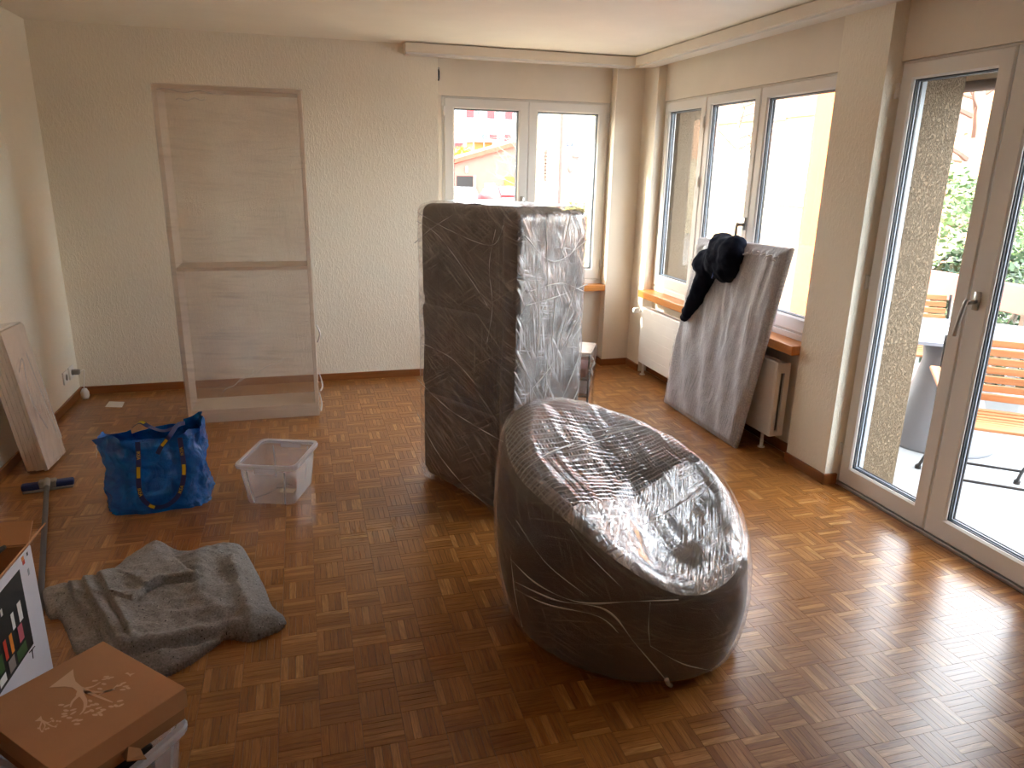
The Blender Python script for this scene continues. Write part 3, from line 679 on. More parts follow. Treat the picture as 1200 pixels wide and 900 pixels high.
b = B(); b.grid(seat, 48, 24, cu=True); part(b, 'seat_cushion', 'sofa', ch, smooth=True, local=True)
M['film_chair'] = m_film('chair_side_film', .03, ((12, 80, 2.2, .48, .66, .26), (-30, 90, 2.5, .52, .68, .26), (70, 120, 5, .54, .68, .22)), .45, .2, patch=.04, tint=(226, 214, 202), frs=.85)
M['film_mem'] = m_film('chair_top_film', .05, ((-20, 80, 3.0, .52, .66, .6), (64, 120, 6.0, .54, .66, .5)), .45, .16, lines=((-20, 21, .30, .8, 3.0), (-105, 24, .25, .6, 4.2)), patch=.05, tint=(226, 226, 230), frs=.9, bumpd=.003)
M['film_front'] = m_film('chair_front_film', .10, ((-60, 140, 6.0, .44, .58, .8), (-20, 110, 4.0, .48, .62, .8), (60, 110, 6.0, .5, .64, .6)), .6, .14, patch=.12, tint=(222, 230, 240), frs=1.4, bumpd=.005)
def skin(u, v):
    p = 2*PI*u; zr = rim(p)+.022; r = outer_r(v, p)+.011; z = zr*v
    if v > .93: r -= .02*((v-.93)/.07)**2
    if v < .05: r -= .02*(1-v/.05)**2
    r += .004*fbm((math.cos(p)*4, math.sin(p)*4+z*3, z*9))+.003*fbm((p*9, z*26+p*7, 1))
    return (r*math.cos(p), r*math.sin(p), max(z, .0015))
b = B(); b.grid(skin, 150, 40, cu=True, uv=lambda u, v: (u*2.5, v*.6)); part(b, 'stretch_film', 'film_chair', ch, smooth=True, local=True, label='clear film around the chair side')
F0 = math.radians(-62)                                    # direction the chair faces
def memb(u, v, lo=0.0):
    p = 2*PI*u; R = outer_r(1, p)-.006; r = R*v; x, y = r*math.cos(p), r*math.sin(p)
    zr = rim(p)+.026; zo = rim(p+PI)+.024
    zc = .560; w_ = min(1.0, v/.80); z = zc+(zr+.010-zc)*w_ - .006*(1-w_*w_) - .030*max(0, (v-.86)/.14)**2
    f = x*math.cos(F0)+y*math.sin(F0); s_ = -x*math.sin(F0)+y*math.cos(F0)
    z -= .030*math.exp(-((f-.22)/.09)**2-(s_/.16)**2)     # film dips over the seat front
    z += .030*math.exp(-((f-.30)/.05)**2-((s_-.02)/.13)**2)*(1 if v < .97 else 0)
    w = min(1, (1-v)*12); z += w*(.005*fbm((x*9, y*9, 3))+.004*fbm((x*30+y*12, y*6, 5)))
    return (x, y, z)
def in_front(u, v): 
    x, y, z = memb(u, v); return x*math.cos(F0)+y*math.sin(F0) > .05
for name, test, mt, lb in (('stretch_film', lambda u, v: not in_front(u, v), 'film_mem', 'film stretched flat over the chair back'), ('stretch_film', in_front, 'film_front', 'silvery puckered film over the seat front')):
    g = B(); nu, nv = 140, 56
    g.grid(memb, nu, nv, cu=True, uv=lambda u, v: (v*.4*math.cos(2*PI*u), v*.4*math.sin(2*PI*u)))
    keep = [k for k in range(len(g.f)) if test(((k % nu)+.5)/nu, (k//nu+.5)/nv)]
    g2 = B(); g2.v = g.v; g2.f = [g.f[k] for k in keep]; g2.uv = {i: g.uv[k] for i, k in enumerate(keep)}
    o = part(g2, name, mt, ch, smooth=True, local=True, label=lb)
    bm = bmesh.new(); bm.from_mesh(o.data); bmesh.ops.delete(bm, geom=[q for q in bm.verts if not q.link_faces], context='VERTS'); bmesh.ops.remove_doubles(bm, verts=bm.verts[:], dist=.0004); bm.to_mesh(o.data); bm.free()
def cyl_hit(px, py, off=.016, far=False):
    """Point of the chair's side skin under a photo pixel, in chair coordinates."""
    d = ray(px, py); A = CAM[:2]-np.array(CC); R = .425+off
    for _ in range(6):
        a = d[:2]@d[:2]; bb = 2*A@d[:2]; c = A@A-R*R; D = max(0, bb*bb-4*a*c); tt = (-bb+(1 if far else -1)*math.sqrt(D))/(2*a); P = CAM+d*tt
        p = math.atan2(P[1]-CC[1], P[0]-CC[0]); R = outer_r(min(1, max(0, P[2]/(rim(p)+.02))), p)+off
    return (P[0]-CC[0], P[1]-CC[1], max(P[2], .005))
def mem_hit(px, py, off=.006):
    """Point of the chair's top membrane under a photo pixel."""
    d = ray(px, py); best = None
    for k in range(400):
        P = CAM+d*(1.6+k*.004); x, y = P[0]-CC[0], P[1]-CC[1]; r = math.hypot(x, y); p = math.atan2(y, x); R = outer_r(1, p)-.012
        if r < R and P[2] <= memb(p/(2*PI), r/R)[2]+off: return (x, y, P[2])
    return None
ropes = [('s', [(598, 655), (630, 685), (680, 706), (740, 705), (795, 703)], .0045), ('s', [(600, 680), (650, 703), (710, 715), (745, 755), (783, 800)], .0050), ('s', [(603, 690), (640, 708), (700, 722), (725, 742)], .0035),
         ('s', [(612, 735), (604, 700), (598, 650)], .003), ('s', [(762, 706), (760, 735), (762, 757)], .0028), ('s', [(762, 757), (800, 778), (835, 786)], .003), ('s', [(668, 620), (690, 650), (730, 690)], .002), ('s', [(605, 610), (640, 660), (690, 700)], .002),
         ('m', [(603, 572), (618, 548), (650, 528), (700, 512), (755, 498)], .0055), ('m', [(640, 535), (690, 520), (740, 505)], .0035), ('m', [(650, 520), (700, 505), (750, 497)], .003), ('m', [(728, 622), (760, 612), (800, 600), (840, 560)], .0025)]
for kind, px, r in ropes:
    pts = [(cyl_hit(*q) if kind == 's' else mem_hit(*q)) for q in px]; pts = [q for q in pts if q]
    if len(pts) < 3: continue
    b = B(); c = catmull(pts, 8); b.tube(c, [r*.62*(.65+.5*math.sin(k*.55+r*900))*(.5+.5*math.sin(PI*(k+1)/(len(c)+1))) for k in range(len(c))], 6); part(b, 'film_rope', 'film_strand', ch, smooth=True, local=True)
b = B(); c = catmull([cyl_hit(781, 796), cyl_hit(783, 801), cyl_hit(786, 803)], 5); b.tube(c, .008, 8); part(b, 'film_knot', 'film_strand', ch, smooth=True, local=True)
# ================================================================== COVERED PANEL LEANING ON THE SILL
pa = thing('leaning_panel', 'grey fabric covered panel in film leaning against the sill', 'panel', (4.06, 3.75, 0))
P00 = Vector((4.065, 4.245, .008)); P10 = Vector((4.060, 3.318, .008)); P01 = Vector((4.222, 4.235, 1.178)); P11 = Vector((4.215, 3.225, 1.213))
def quad(u, v): return (P00*(1-u)+P10*u)*(1-v)+(P01*(1-u)+P11*u)*v
PN = (P10-P00).cross(P01-P00).normalized()
if PN.x > 0: PN = -PN
def pan_front(u, v):
    q = quad(u, v); e = min(u, 1-u, v*1.2, (1-v)*1.2); f = sstep(0, .035, e)
    # draped folds: long, near vertical, fanning down from the top
    w = u-.16*(1-v)+.10*math.sin(v*2.2)
    h = .011*math.sin(w*30+1.2*math.sin(v*4)+3*fbm((u*2, v*1.5, 0)))*sstep(.0, .25, 1-v)*(.35+.65*abs(math.sin(u*3.1+.4)))
    h += .008*math.sin(w*58+5*fbm((u*3, v*2, 4)))*sstep(.25, .8, v)*.5
    h += .006*fbm((u*9, v*6, 2))
    if v > .93: h += .009*fbm((u*26, v*30, 1))
    return q+PN*(.004+f*(.022+h))
b = B(); b.grid(pan_front, 110, 110)
b.grid(lambda u, v: quad(u, v)-PN*.032, 2, 2)
def rimf(side):
    def fn(u, v):
        a = {0: (u, 0), 1: (1, u), 2: (1-u, 1), 3: (0, 1-u)}[side]; q = quad(*a)
        c = quad(.5, .5); o = (q-c); o -= PN*o.dot(PN); o.normalize()
        return q+PN*(.004-.036*v)+o*(.012*math.sin(PI*v))
    return fn
for sd_ in range(4): b.grid(rimf(sd_), 40, 6)
part(b, 'fabric_cover', 'greycover', pa, smooth=True)
M['film_panel'] = m_film('panel_film', .03, ((86, 130, 2.0, .48, .66, .4), (96, 90, 2.0, .52, .68, .3)), .2, .3, patch=.03, tint=(222, 222, 226), frs=.3)
b = B(); b.grid(lambda u, v: pan_front(u, v)+PN*(.008+.003*fbm((u*20, v*14, 8))), 60, 60, uv=lambda u, v: (u*.95, v*1.2))
for k in (1, 3): b.grid(lambda u, v, k=k: Vector(rimf(k)(u, v))+((P10-P00).normalized()*(.006 if k == 1 else -.006)), 30, 6, uv=lambda u, v: (u, v*.05+2))
b.grid(lambda u, v: Vector(rimf(2)(u, v))+Vector((0, 0, .006+.005*fbm((u*20, v*3, 1)))), 50, 6, uv=lambda u, v: (u, v*.05+4))
part(b, 'stretch_film', 'film_panel', pa, smooth=True, label='clear film creased along the top edge')
for k in range(7):
    u0 = .58+k*.06; c = [Vector(pan_front(min(.99, u0+.025*math.sin(j*1.7+k)), .955+.01*j/2*math.cos(j+k)))+PN*.012 for j in range(5)]
    b = B(); b.tube(c, .004, 6); part(b, 'film_scrap', 'film_strand', pa, smooth=True)

# ================================================================== NAVY JUMPER OVER THE PANEL
def remeshed(b, vox, disp=None, smooth=4):
    me = b.mesh('tmp', True); o = bpy.data.objects.new('tmp', me); COL.objects.link(o)
    r = o.modifiers.new('r', 'REMESH'); r.mode = 'VOXEL'; r.voxel_size = vox
    s = o.modifiers.new('s', 'SMOOTH'); s.iterations = smooth; s.factor = .5
    dg = bpy.context.evaluated_depsgraph_get(); e = o.evaluated_get(dg); m2 = bpy.data.meshes.new_from_object(e)
    bpy.data.objects.remove(o, do_unlink=True); bpy.data.meshes.remove(me)
    out = B(); m2.update()
    for q in m2.vertices:
        c = q.co.copy()
        if disp: c += q.normal*disp(c)
        out.v.append(c)
    out.f = [tuple(p.vertices) for p in m2.polygons]; bpy.data.meshes.remove(m2); return out
def ell(b, c, r, rot=None, n=16):
    T = Matrix.Translation(Vector(c)) @ (rot if rot is not None else Matrix.Identity(4)) @ Matrix.Diagonal((*r, 1))
    b.lathe([(math.sin(PI*k/n), -math.cos(PI*k/n)) for k in range(n+1)], 20, T)
def pnl(px, py, off=.03):
    """Point in front of the leaning panel under a photo pixel."""
    d = Vector(ray(px, py)); o = Vector(CAM); q = P00+PN*off; s = (q-o).dot(PN)/d.dot(PN); return o+d*s
b = B()
def lump(px, py, r, off=.05): ell(b, pnl(px, py, off), tuple(1.5*v for v in r))
for px, py, r, off in ((846, 288, (.05, .085, .04), .04), (850, 294, (.055, .09, .06), .05), (856, 300, (.05, .075, .07), .06), (842, 305, (.055, .09, .07), .06), (850, 315, (.045, .08, .06), .055), (832, 316, (.045, .07, .05), .05), (828, 305, (.045, .05, .05), .05), (862, 290, (.045, .05, .05), .05)): lump(px, py, r, off)
sl = [pnl(824, 305, .06), pnl(829, 318, .06), pnl(824, 332, .055), pnl(818, 345, .05), pnl(811, 357, .05), pnl(804, 370, .05)]
b.tube(catmull(sl, 5), [.085-.045*k/25 for k in range(26)], 14)
ell(b, pnl(818, 314, .06), (.03, .035, .03)); ell(b, pnl(802, 372, .05), (.028, .035, .03))
ell(b, pnl(847, 279, .03), (.06, .085, .035)); ell(b, pnl(858, 284, .03), (.05, .06, .035))
jm = remeshed(b, .012, lambda c: .010*(.5-abs(fbm((c.x*9+c.z*5, c.y*9, c.z*9-c.y*5))))*1.2-.002+.005*fbm((c.x*24, c.y*24, c.z*24)), 9)
ju = thing('jumper', 'dark navy jumper hung over the corner of the covered panel', 'jumper', (4.15, 4.0, .75))
part(jm, 'knit_body', 'navy', ju, smooth=True)
b = B(); b.tube([pnl(803, 366, .085), pnl(808, 374, .085), pnl(813, 376, .083)], .004, 6)
c = catmull([pnl(829, 300, .105), pnl(832, 308, .112), pnl(836, 317, .112), pnl(834, 326, .105)], 5); b = B(); b.tube(c, .003, 6); part(b, 'piping', 'ink_blue', ju, smooth=True)

# ================================================================== SMALL SIDE TABLE BEHIND THE SOFA
nd = thing('side_table', 'small black framed side table wrapped in shiny film', 'side table', (3.398, 4.077, 0), math.radians(-29))
NW, ND, NH = .40, .31, .445
for x in (-.012, -NW):
    for y in (0, ND-.012):
        b = B(); b.rbox(x, x+.012, y, y+.012, 0, NH-.012, .001, 1); part(b, 'leg', 'blackmetal', nd, local=True)
for z, nm in ((NH-.014, 'table_top'), (.25, 'shelf'), (.13, 'shelf')):
    b = B(); b.rbox(-NW, 0, 0, ND, z, z+.012, .001, 1); part(b, nm, 'white_lam' if nm == 'table_top' else 'darkmetal', nd, local=True)
M['film_box'] = m_film('side_table_film', .16, ((5, 60, 3.0, .5, .7, .5), (80, 60, 3.0, .56, .72, .4)), .6, .12, patch=.1, tint=(226, 234, 240), frs=1.2)
b = B(); fn, uvf = wrap(-NW, 0, 0, ND, .0, NH, .01, .006, .004, 7.0); b.grid(fn, 80, 30, uv=uvf)
b.grid(lambda u, v: (-NW+NW*u, ND*v, NH+.003+.003*fbm((u*8, v*8, 1))), 14, 10, uv=lambda u, v: (u*.4, v*.3)); part(b, 'stretch_film', 'film_box', nd, smooth=True, local=True)
b = B(); c = catmull([(.01, .01, .41), (.025, .03, .38), (.012, .02, .33), (.02, .04, .28)], 6); b.tube(c, [.006+.004*math.sin(k) for k in range(len(c))], 6); part(b, 'film_scrap', 'film_strand', nd, smooth=True, local=True)
T = Matrix.Translation((3.398, 4.077, 0)) @ Matrix.Rotation(math.radians(-29), 4, 'Z')
b = B(); b.rbox(-.38, -.03, .03, .28, .264, .325, .006, 2, T); single(b, 'flat_box', 'brownshut', 'reddish brown flat box on the shelf of the small side table', 'box', tuple(T @ Vector((-.2, .15, .264))))
b = B(); b.rbox(-.37, -.02, .04, .29, .144, .20, .006, 2, T); single(b, 'folded_cloth', 'greycover', 'grey folded cloth on the low shelf of the small side table', 'cloth', tuple(T @ Vector((-.2, .15, .144))))

# ================================================================== BLUE CARRIER BAG
bg_ = thing('carrier_bag', 'large glossy blue woven plastic carrier bag, sagging open', 'bag', (.86, 3.33, 0), math.radians(4))
def bag(u, v):
    p = 2*PI*u; c, s = math.cos(p), math.sin(p); n = .42+.22*v
    sx = math.copysign(abs(c)**n, c); sy = math.copysign(abs(s)**n, s)
    wx = .232-.012*v-.010*math.sin(v*PI); wy = .140-.035*v
    top = .375+.018*math.sin(p*2+.6)+.02*c+.012*math.sin(5*p)
    if -.35 < c < .5 and s > 0: top -= .03
    z = top*v
    x = wx*sx-.014+.0*v; y = wy*sy
    if v > .8 and c < -.6: x -= .02*(v-.8)/.2
    h = .018*fbm((sx*2.2, sy*2.2, z*9))+.016*(.4-abs(fbm((sx*3+z*5, sy*3+z*6, z*7))))+.008*fbm((sx*6, sy*6+z*14, z*12))+.008*math.sin(z*24+sx*5+sy*4)*v
    if v > .9 and s < 0: h += .012*math.sin(9*p)*(v-.9)/.1
    if v < .06: x *= .96; y *= .95
    l = math.hypot(x, y)+1e-6
    return (x+x/l*h, y+y/l*h, max(z, .002))
b = B(); b.grid(bag, 120, 48, cu=True); b.add([(.215*math.copysign(abs(math.cos(2*PI*k/40))**.42, math.cos(2*PI*k/40))-.014, .128*math.copysign(abs(math.sin(2*PI*k/40))**.42, math.sin(2*PI*k/40)), .003) for k in range(40)], [tuple(range(40))])
part(b, 'bag_body', 'bag', bg_, smooth=True, local=True)
b = B(); b.grid(lambda u, v: tuple(Vector(bag(u, .94+.062*v))*1.004+Vector((0, 0, .001))), 120, 4, cu=True); part(b, 'hem', 'bag', bg_, smooth=True, local=True)
def ribbon(b, pts, w, n, t=.0015):
    pts = [Vector(q) for q in pts]; k = len(pts); vs = []; fs = []
    for i, q in enumerate(pts):
        d = (pts[min(i+1, k-1)]-pts[max(i-1, 0)]).normalized(); nn = Vector(n); s = d.cross(nn).normalized(); nn = s.cross(d)
        for a, c in ((-1, 0), (1, 0), (1, 1), (-1, 1)): vs.append(q+s*a*w/2+nn*c*t)
    for i in range(k-1):
        for e in range(4): fs.append((i*4+e, i*4+(e+1) % 4, i*4+4+(e+1) % 4, i*4+4+e))
    return b.add(vs, fs)
def bagpt(px, py, off=.004):
    """Front of the bag under a photo pixel, in bag coordinates."""
    d = ray(px, py); R = ROOT[bg_.name].inverted()
    best = None
    for k in range(700):
        P = R @ Vector(CAM+d*(2.9+k*.002))
        if not (0 < P.z < .45): continue
        n = .42+.22*P.z/.38; wx = .232-.012*P.z/.38; wy = .140-.035*P.z/.38
        if abs((P.x+.014)/wx)**(2/n)+abs(P.y/wy)**(2/n) < 1.05: return P+Vector((0, -off, 0))
    return Vector((0, -.15, .2))
hand = [(162, 516), (163, 535), (163, 555), (164, 572), (170, 585), (182, 592), (196, 590), (208, 580), (214, 566), (216, 548), (214, 530), (211, 511)]
hp = catmull([bagpt(*q, .022) for q in hand], 6)
b = B(); ribbon(b, hp, .022, (0, -1, 0)); hs = part(b, 'handle_strap', 'strapblue', bg_, local=True, label='dark blue strap with yellow lettering')
for i0, i1 in ((9, 14), (27, 31), (52, 57)):
    b = B(); ribbon(b, [q+Vector((0, -.0022, 0)) for q in hp[i0:i1]], .015, (0, -1, 0), .0006); part(b, 'yellow_block', 'yellow', hs, local=True)
def text_mesh(txt, size, extrude=.0003):
    c = bpy.data.curves.new('tmp', 'FONT'); c.body = txt; c.size = size; c.extrude = extrude; c.align_x = 'CENTER'; c.align_y = 'CENTER'; c.resolution_u = 3
    o = bpy.data.objects.new('tmp', c); COL.objects.link(o); dg = bpy.context.evaluated_depsgraph_get(); me = bpy.data.meshes.new_from_object(o.evaluated_get(dg))
    out = B(); out.v = [q.co.copy() for q in me.vertices]; out.f = [tuple(p.vertices) for p in me.polygons]
    bpy.data.objects.remove(o, do_unlink=True); bpy.data.curves.remove(c); bpy.data.meshes.remove(me); return out
def letter_on(idx, txt='IKEA', size=.02):
    d = (hp[min(idx+2, len(hp)-1)]-hp[idx-2]).normalized(); nn = Vector((0, -1, 0)); s = d.cross(nn).normalized(); nn = s.cross(d); 
    if nn.y > 0: nn = -nn
    up = nn.cross(d); T = Matrix.Translation(hp[idx]+nn*.0045) @ Matrix((d, up, nn)).transposed().to_4x4()
    g = text_mesh(txt, size); g.v = [T @ q for q in g.v]; part(g, 'lettering', 'yellow', hs, local=True)
for i in (5, 19, 46, 61): letter_on(i)
c2 = catmull([bagpt(185, 531, .012), bagpt(190, 521, .016), bagpt(199, 510, .014), Vector((.10, -.05, .40)), Vector((.13, -.01, .395))], 6)
b = B(); ribbon(b, c2, .020, (0, -1, .3)); h2 = part(b, 'handle_strap', 'strapblue', bg_, local=True)
b = B(); ribbon(b, [q+Vector((0, -.003, 0)) for q in c2[6:11]], .013, (0, -1, .3), .0006); part(b, 'yellow_block', 'yellow', h2, local=True)
c3 = catmull([Vector((-.10, .03, .385)), Vector((-.06, -.02, .42)), Vector((-.02, -.05, .405)), Vector((.04, -.03, .37)), Vector((.12, .02, .385))], 6)
b = B(); ribbon(b, c3, .022, (0, -.4, 1)); h3 = part(b, 'handle_strap', 'strapblue', bg_, local=True)
b = B(); ribbon(b, [q+Vector((0, 0, .004)) for q in c3[3:10]], .014, (0, -.4, 1), .0006); part(b, 'yellow_block', 'yellow', h3, local=True)
b = B(); b.rbox(-.262, -.252, -.02, .0, .30, .325, .002); b.tube([(-.258, -.01, .30), (-.264, -.012, .28), (-.266, -.012, .262)], .0022, 6); part(b, 'side_loop', 'plastic_white', bg_, local=True)

# ================================================================== CLEAR STORAGE TUB
def tub(name, label, loc, rz, w, d, h, taper, parts=True):
    t = thing(name, label, 'storage box', loc, rz)
    def ringpt(s, k, off=0): 
        ww, dd_ = w/2-taper*(1-k)-off, d/2-taper*(1-k)-off; (x, y), P = superrect(s, -ww, ww, -dd_, dd_, .035); return x, y
    b = B(); b.grid(lambda u, v: (*ringpt(u, v), .004+(h-.004)*v), 72, 8, cu=True)
    b.grid(lambda u, v: (*ringpt(u, v, .0025), .007+(h-.007)*v), 72, 8, cu=True)
    n = 48; b.add([(*ringpt(k/n, 0), .004) for k in range(n)], [tuple(range(n))])
    part(b, 'tub_wall', 'tub', t, smooth=True, local=True)
    def rimr(u, v):
        prof = [(.0, -.018), (.011, -.018), (.013, -.004), (.010, .004), (-.004, .004), (-.004, -.002), (.009, -.004), (.009, -.016), (.0, -.018)]
        k = v*(len(prof)-1); i = min(int(k), len(prof)-2); f = k-i; o = prof[i][0]*(1-f)+prof[i+1][0]*f; z = prof[i][1]*(1-f)+prof[i+1][1]*f
        x, y = ringpt(u, 1, -o); return (x, y, h+z)
    b = B(); b.grid(rimr, 80, 8, cu=True); part(b, 'rim', 'tubrim', t, local=True)
    for s in (-1, 1):
        b = B(); y = s*(d/2+.006); b.rbox(-.055, .055, y-.006, y+.006, h-.040, h-.012, .006, 2); part(b, 'grip', 'tubrim', t, local=True)
    for x in (-w/2+.05, w/2-.05):
        for s in (-1, 1):
            b = B(); b.tube([(x*(1-2*taper/w), s*(d/2-taper+.001), .01), (x, s*(d/2+.001), h-.03)], .004, 6); part(b, 'rib', 'tubrim', t, local=True)
    return t
tub('storage_tub', 'clear empty plastic storage tub standing beside the blue bag', (1.412, 3.295, 0), math.radians(-19), .285, .345, .215, .022)
T = Matrix.Translation((1.412, 3.295, 0)) @ Matrix.Rotation(math.radians(-19), 4, 'Z')
b = B(); b.rbox(.0, .075, -.03, .02, .009, .012, .001, 1, T); single(b, 'paper_card', 'creamwall', 'small cream card lying inside the clear tub', 'card', tuple(T @ Vector((.04, 0, .009))))
c = catmull([T @ Vector(q) for q in ((-.09, -.10, .012), (-.06, -.06, .012), (-.03, .0, .013), (-.04, .06, .013), (.0, .07, .013), (.01, .03, .013), (-.03, .02, .016), (-.02, .08, .013), (.04, .06, .012))], 6)
b = B(); b.tube(c, .0028, 6); single(b, 'coiled_cable', 'pole_grey', 'thin grey cable lying inside the clear tub', 'cable', tuple(T @ Vector((-.03, 0, .011))), smooth=True)

# ================================================================== GREY FELT BLANKET
def zpx(q, z=.05): p = onz(q[0]/4+40, q[1]/4+620, z); return (float(p[0]), float(p[1]))
OUT = [zpx(q, .03) for q in ((30,275),(130,245),(210,238),(350,200),(440,125),(560,58),(620,62),(700,95),(800,78),(870,60),(965,60),(1010,120),(1080,250),(1120,345),(1178,398),(1165,440),(1100,470),(1010,500),(900,490),(850,525),(720,612),(570,675),(430,640),(300,600),(190,560),(150,470),(110,395),(65,395),(40,340))]
def catm2(poly, n=4): 
    k = len(poly); out = []
    for i in range(k):
        c = catmull([(*poly[(i-1) % k], 0), (*poly[i], 0), (*poly[(i+1) % k], 0), (*poly[(i+2) % k], 0)], n); out += [(q.x, q.y) for q in c[n:2*n]]
    return out
OUTS = np.array(catm2(OUT))
def seg_d(p, A, Bq):
    d = Bq-A; L = (d*d).sum(-1)+1e-12; t = np.clip(((p-A)*d).sum(-1)/L, 0, 1); return np.sqrt((((A+d*t[..., None])-p)**2).sum(-1))
def poly_sd(p, poly):
    A = poly; Bq = np.roll(poly, -1, 0); d = seg_d(p, A, Bq).min()
    c = ((A[:, 1] > p[1]) != (Bq[:, 1] > p[1])) & (p[0] < (Bq[:, 0]-A[:, 0])*(p[1]-A[:, 1])/(Bq[:, 1]-A[:, 1]+1e-12)+A[:, 0])
    return d if c.sum() % 2 else -d
def line_sd(p, ln):
    A = ln[:-1]; Bq = ln[1:]; ds = seg_d(p, A, Bq); k = int(ds.argmin()); d = Bq[k]-A[k]; r = p-A[k]; return ds[k]*(1 if d[0]*r[1]-d[1]*r[0] > 0 else -1), k/(len(A)-1+1e-9)
steps = [(np.array([zpx(q) for q in ((160,250),(185,330),(240,400),(300,480),(340,560))]), .024), (np.array([zpx(q) for q in ((215,215),(260,330),(320,430),(400,580))]), .026), (np.array([zpx(q) for q in ((300,220),(350,330),(400,420),(440,500))]), .024)]
flapc = np.array([zpx(q, .11) for q in ((440,330),(460,282),(520,235),(600,200),(690,190),(740,200),(775,185),(790,150))])
roll = np.array([zpx(q, .07) for q in ((430,520),(560,515),(700,485),(830,445),(920,430))]); gut = np.array([zpx(q, .04) for q in ((430,590),(560,580),(700,550),(850,495),(930,470))])
ridge2 = np.array([zpx(q, .07) for q in ((1000,470),(1010,400),(990,330),(960,230),(930,120))]); ridge3 = np.array([zpx(q, .07) for q in ((860,380),(800,300),(770,210),(760,110))])
x0, y0 = OUTS.min(0)-.01; x1, y1 = OUTS.max(0)+.01
NXg, NYg = 170, 150; HT = {}; bl = B(); idx = {}
for j in range(NYg+1):
    for i in range(NXg+1):
        p = np.array([x0+(x1-x0)*i/NXg, y0+(y1-y0)*j/NYg]); d = poly_sd(p, OUTS)
        if d < 0: continue
        e = 1-math.exp(-d/.016); h = .030*math.sqrt(max(0, 1-(1-min(1, d/.022))**2))+.020*sstep(.0, .12, d)
        lv = 0
        for ln, a in steps:
            s, k = line_sd(p, ln); lv += a*.8*sstep(-.001, .005, s)-.006*math.exp(-((s+.006)/.006)**2)-.016*sstep(.0, .09, s)
        h += lv*e*sstep(0, .05, d)
        s, k = line_sd(p, flapc); h += (.024*sstep(-.001, .005, s)+.008*math.exp(-((s-.010)/.010)**2)-.010*math.exp(-((s+.006)/.006)**2))*e*sstep(0, .03, d)*(1-sstep(.80, 1, k))*sstep(0, .3, k)*(1-.6*sstep(.05, .25, s))
        h += .024*math.exp(-(seg_d(p, roll[:-1], roll[1:]).min()/.035)**2)*e
        h -= .030*math.exp(-(seg_d(p, gut[:-1], gut[1:]).min()/.012)**2)*e
        h += .022*math.exp(-(seg_d(p, ridge2[:-1], ridge2[1:]).min()/.03)**2)*e + .016*math.exp(-(seg_d(p, ridge3[:-1], ridge3[1:]).min()/.04)**2)*e
        h += e*(.010*fbm((p[0]*7, p[1]*7, 0))+.006*fbm((p[0]*19, p[1]*19, 3)))
        idx[i, j] = len(bl.v); bl.v.append(Vector((p[0], p[1], max(.004, min(h, .16)))))
for j in range(NYg):
    for i in range(NXg):
        q = [idx.get(k) for k in ((i, j), (i+1, j), (i+1, j+1), (i, j+1))]
        if None not in q: bl.f.append(tuple(q))
n0 = len(bl.v); bd = {}
for f in bl.f:
    for a, c in zip(f, f[1:]+f[:1]): bd[(a, c)] = 1
edges = [(a, c) for (a, c) in bd if (c, a) not in bd]; low = {}
for a, c in edges:
    for q in (a, c):
        if q not in low: low[q] = len(bl.v); v = bl.v[q]; bl.v.append(Vector((v.x, v.y, .001)))
for a, c in edges: bl.f.append((c, a, low[a], low[c]))
single(bl, 'moving_blanket', 'felt', 'grey speckled felt moving blanket crumpled on the parquet', 'blanket', (1.0, 2.35, 0), smooth=True)

# ================================================================== WINDOW WIPER / MOP
mh = onz(56, 577); mt_ = onz(48.5, 700, .0)
mo = thing('floor_squeegee', 'floor squeegee with blue head and grey pole lying down', 'squeegee', (float(mh[0]), float(mh[1]), 0))
hl = Vector(onz(26, 578)); hr = Vector(onz(88, 569)); ax = (hr-hl).normalized(); hc = (hl+hr)/2; sid = Vector((-ax.y, ax.x, 0))
T = Matrix.Translation(hc) @ Matrix((ax, sid, Vector((0, 0, 1)))).transposed().to_4x4(); L_ = (hr-hl).length/2
b = B(); b.rbox(-L_, L_, -.022, .022, .012, .045, .010, 3, T); part(b, 'head', 'mop_blue', mo, smooth=False, label='dark blue head')
b = B(); b.rbox(-L_+.005, L_-.005, -.026, .026, .001, .014, .004, 2, T); part(b, 'wiper_pad', 'mop_grey', mo)
b = B(); b.rbox(-.04, .04, -.024, .024, .014, .054, .008, 2, T); part(b, 'clamp', 'mop_grey', mo, label='grey clamp')
pd = Vector((float(mt_[0]), float(mt_[1]), .014)); p0 = T @ Vector((0, -.01, .055))
b = B(); b.tube([p0, p0+(pd-p0)*.08], .016, 10); part(b, 'socket', 'mop_grey', mo, smooth=True)
b = B(); b.tube([p0+(pd-p0)*.05, pd+(pd-p0)*.22], .0115, 12); part(b, 'pole', 'pole_grey', mo, smooth=True)

# ================================================================== WRAPPED SHELF BOARDS ON THE LEFT WALL
sb = thing('shelf_boards', 'stack of white shelf boards in film leaning against the wall', 'boards', (.17, 3.96, 0))
base0 = Vector((.152, 3.835, .001)); up_ = Vector((-.105, 0, .755)).normalized(); wd_ = Vector((.06, .985, 0)).normalized(); th_ = wd_.cross(up_).normalized()
if th_.x < 0: th_ = -th_
T = Matrix.Translation(base0) @ Matrix((wd_, th_, up_)).transposed().to_4x4()
for k in range(5):
    b = B(); b.rbox(0, .265, -.045+k*.021, -.045+k*.021+.0185, .016-k*.003+.002*(k % 2), .765+.004*(k % 3), .001, 1, T); part(b, 'board', 'white_lam', sb)
M['film_board'] = m_film('board_film', .10, ((84, 50, 2.0, .5, .7, .5), (60, 70, 4.0, .58, .72, .5)), .6, .12, patch=.08, tint=(230, 222, 216), frs=1.3)
b = B(); fn, uvf = wrap(0, .265, -.045, .0585, .004, .775, .012, .006, .004, 5.0); b.grid(fn, 70, 50, uv=uvf, T=T)
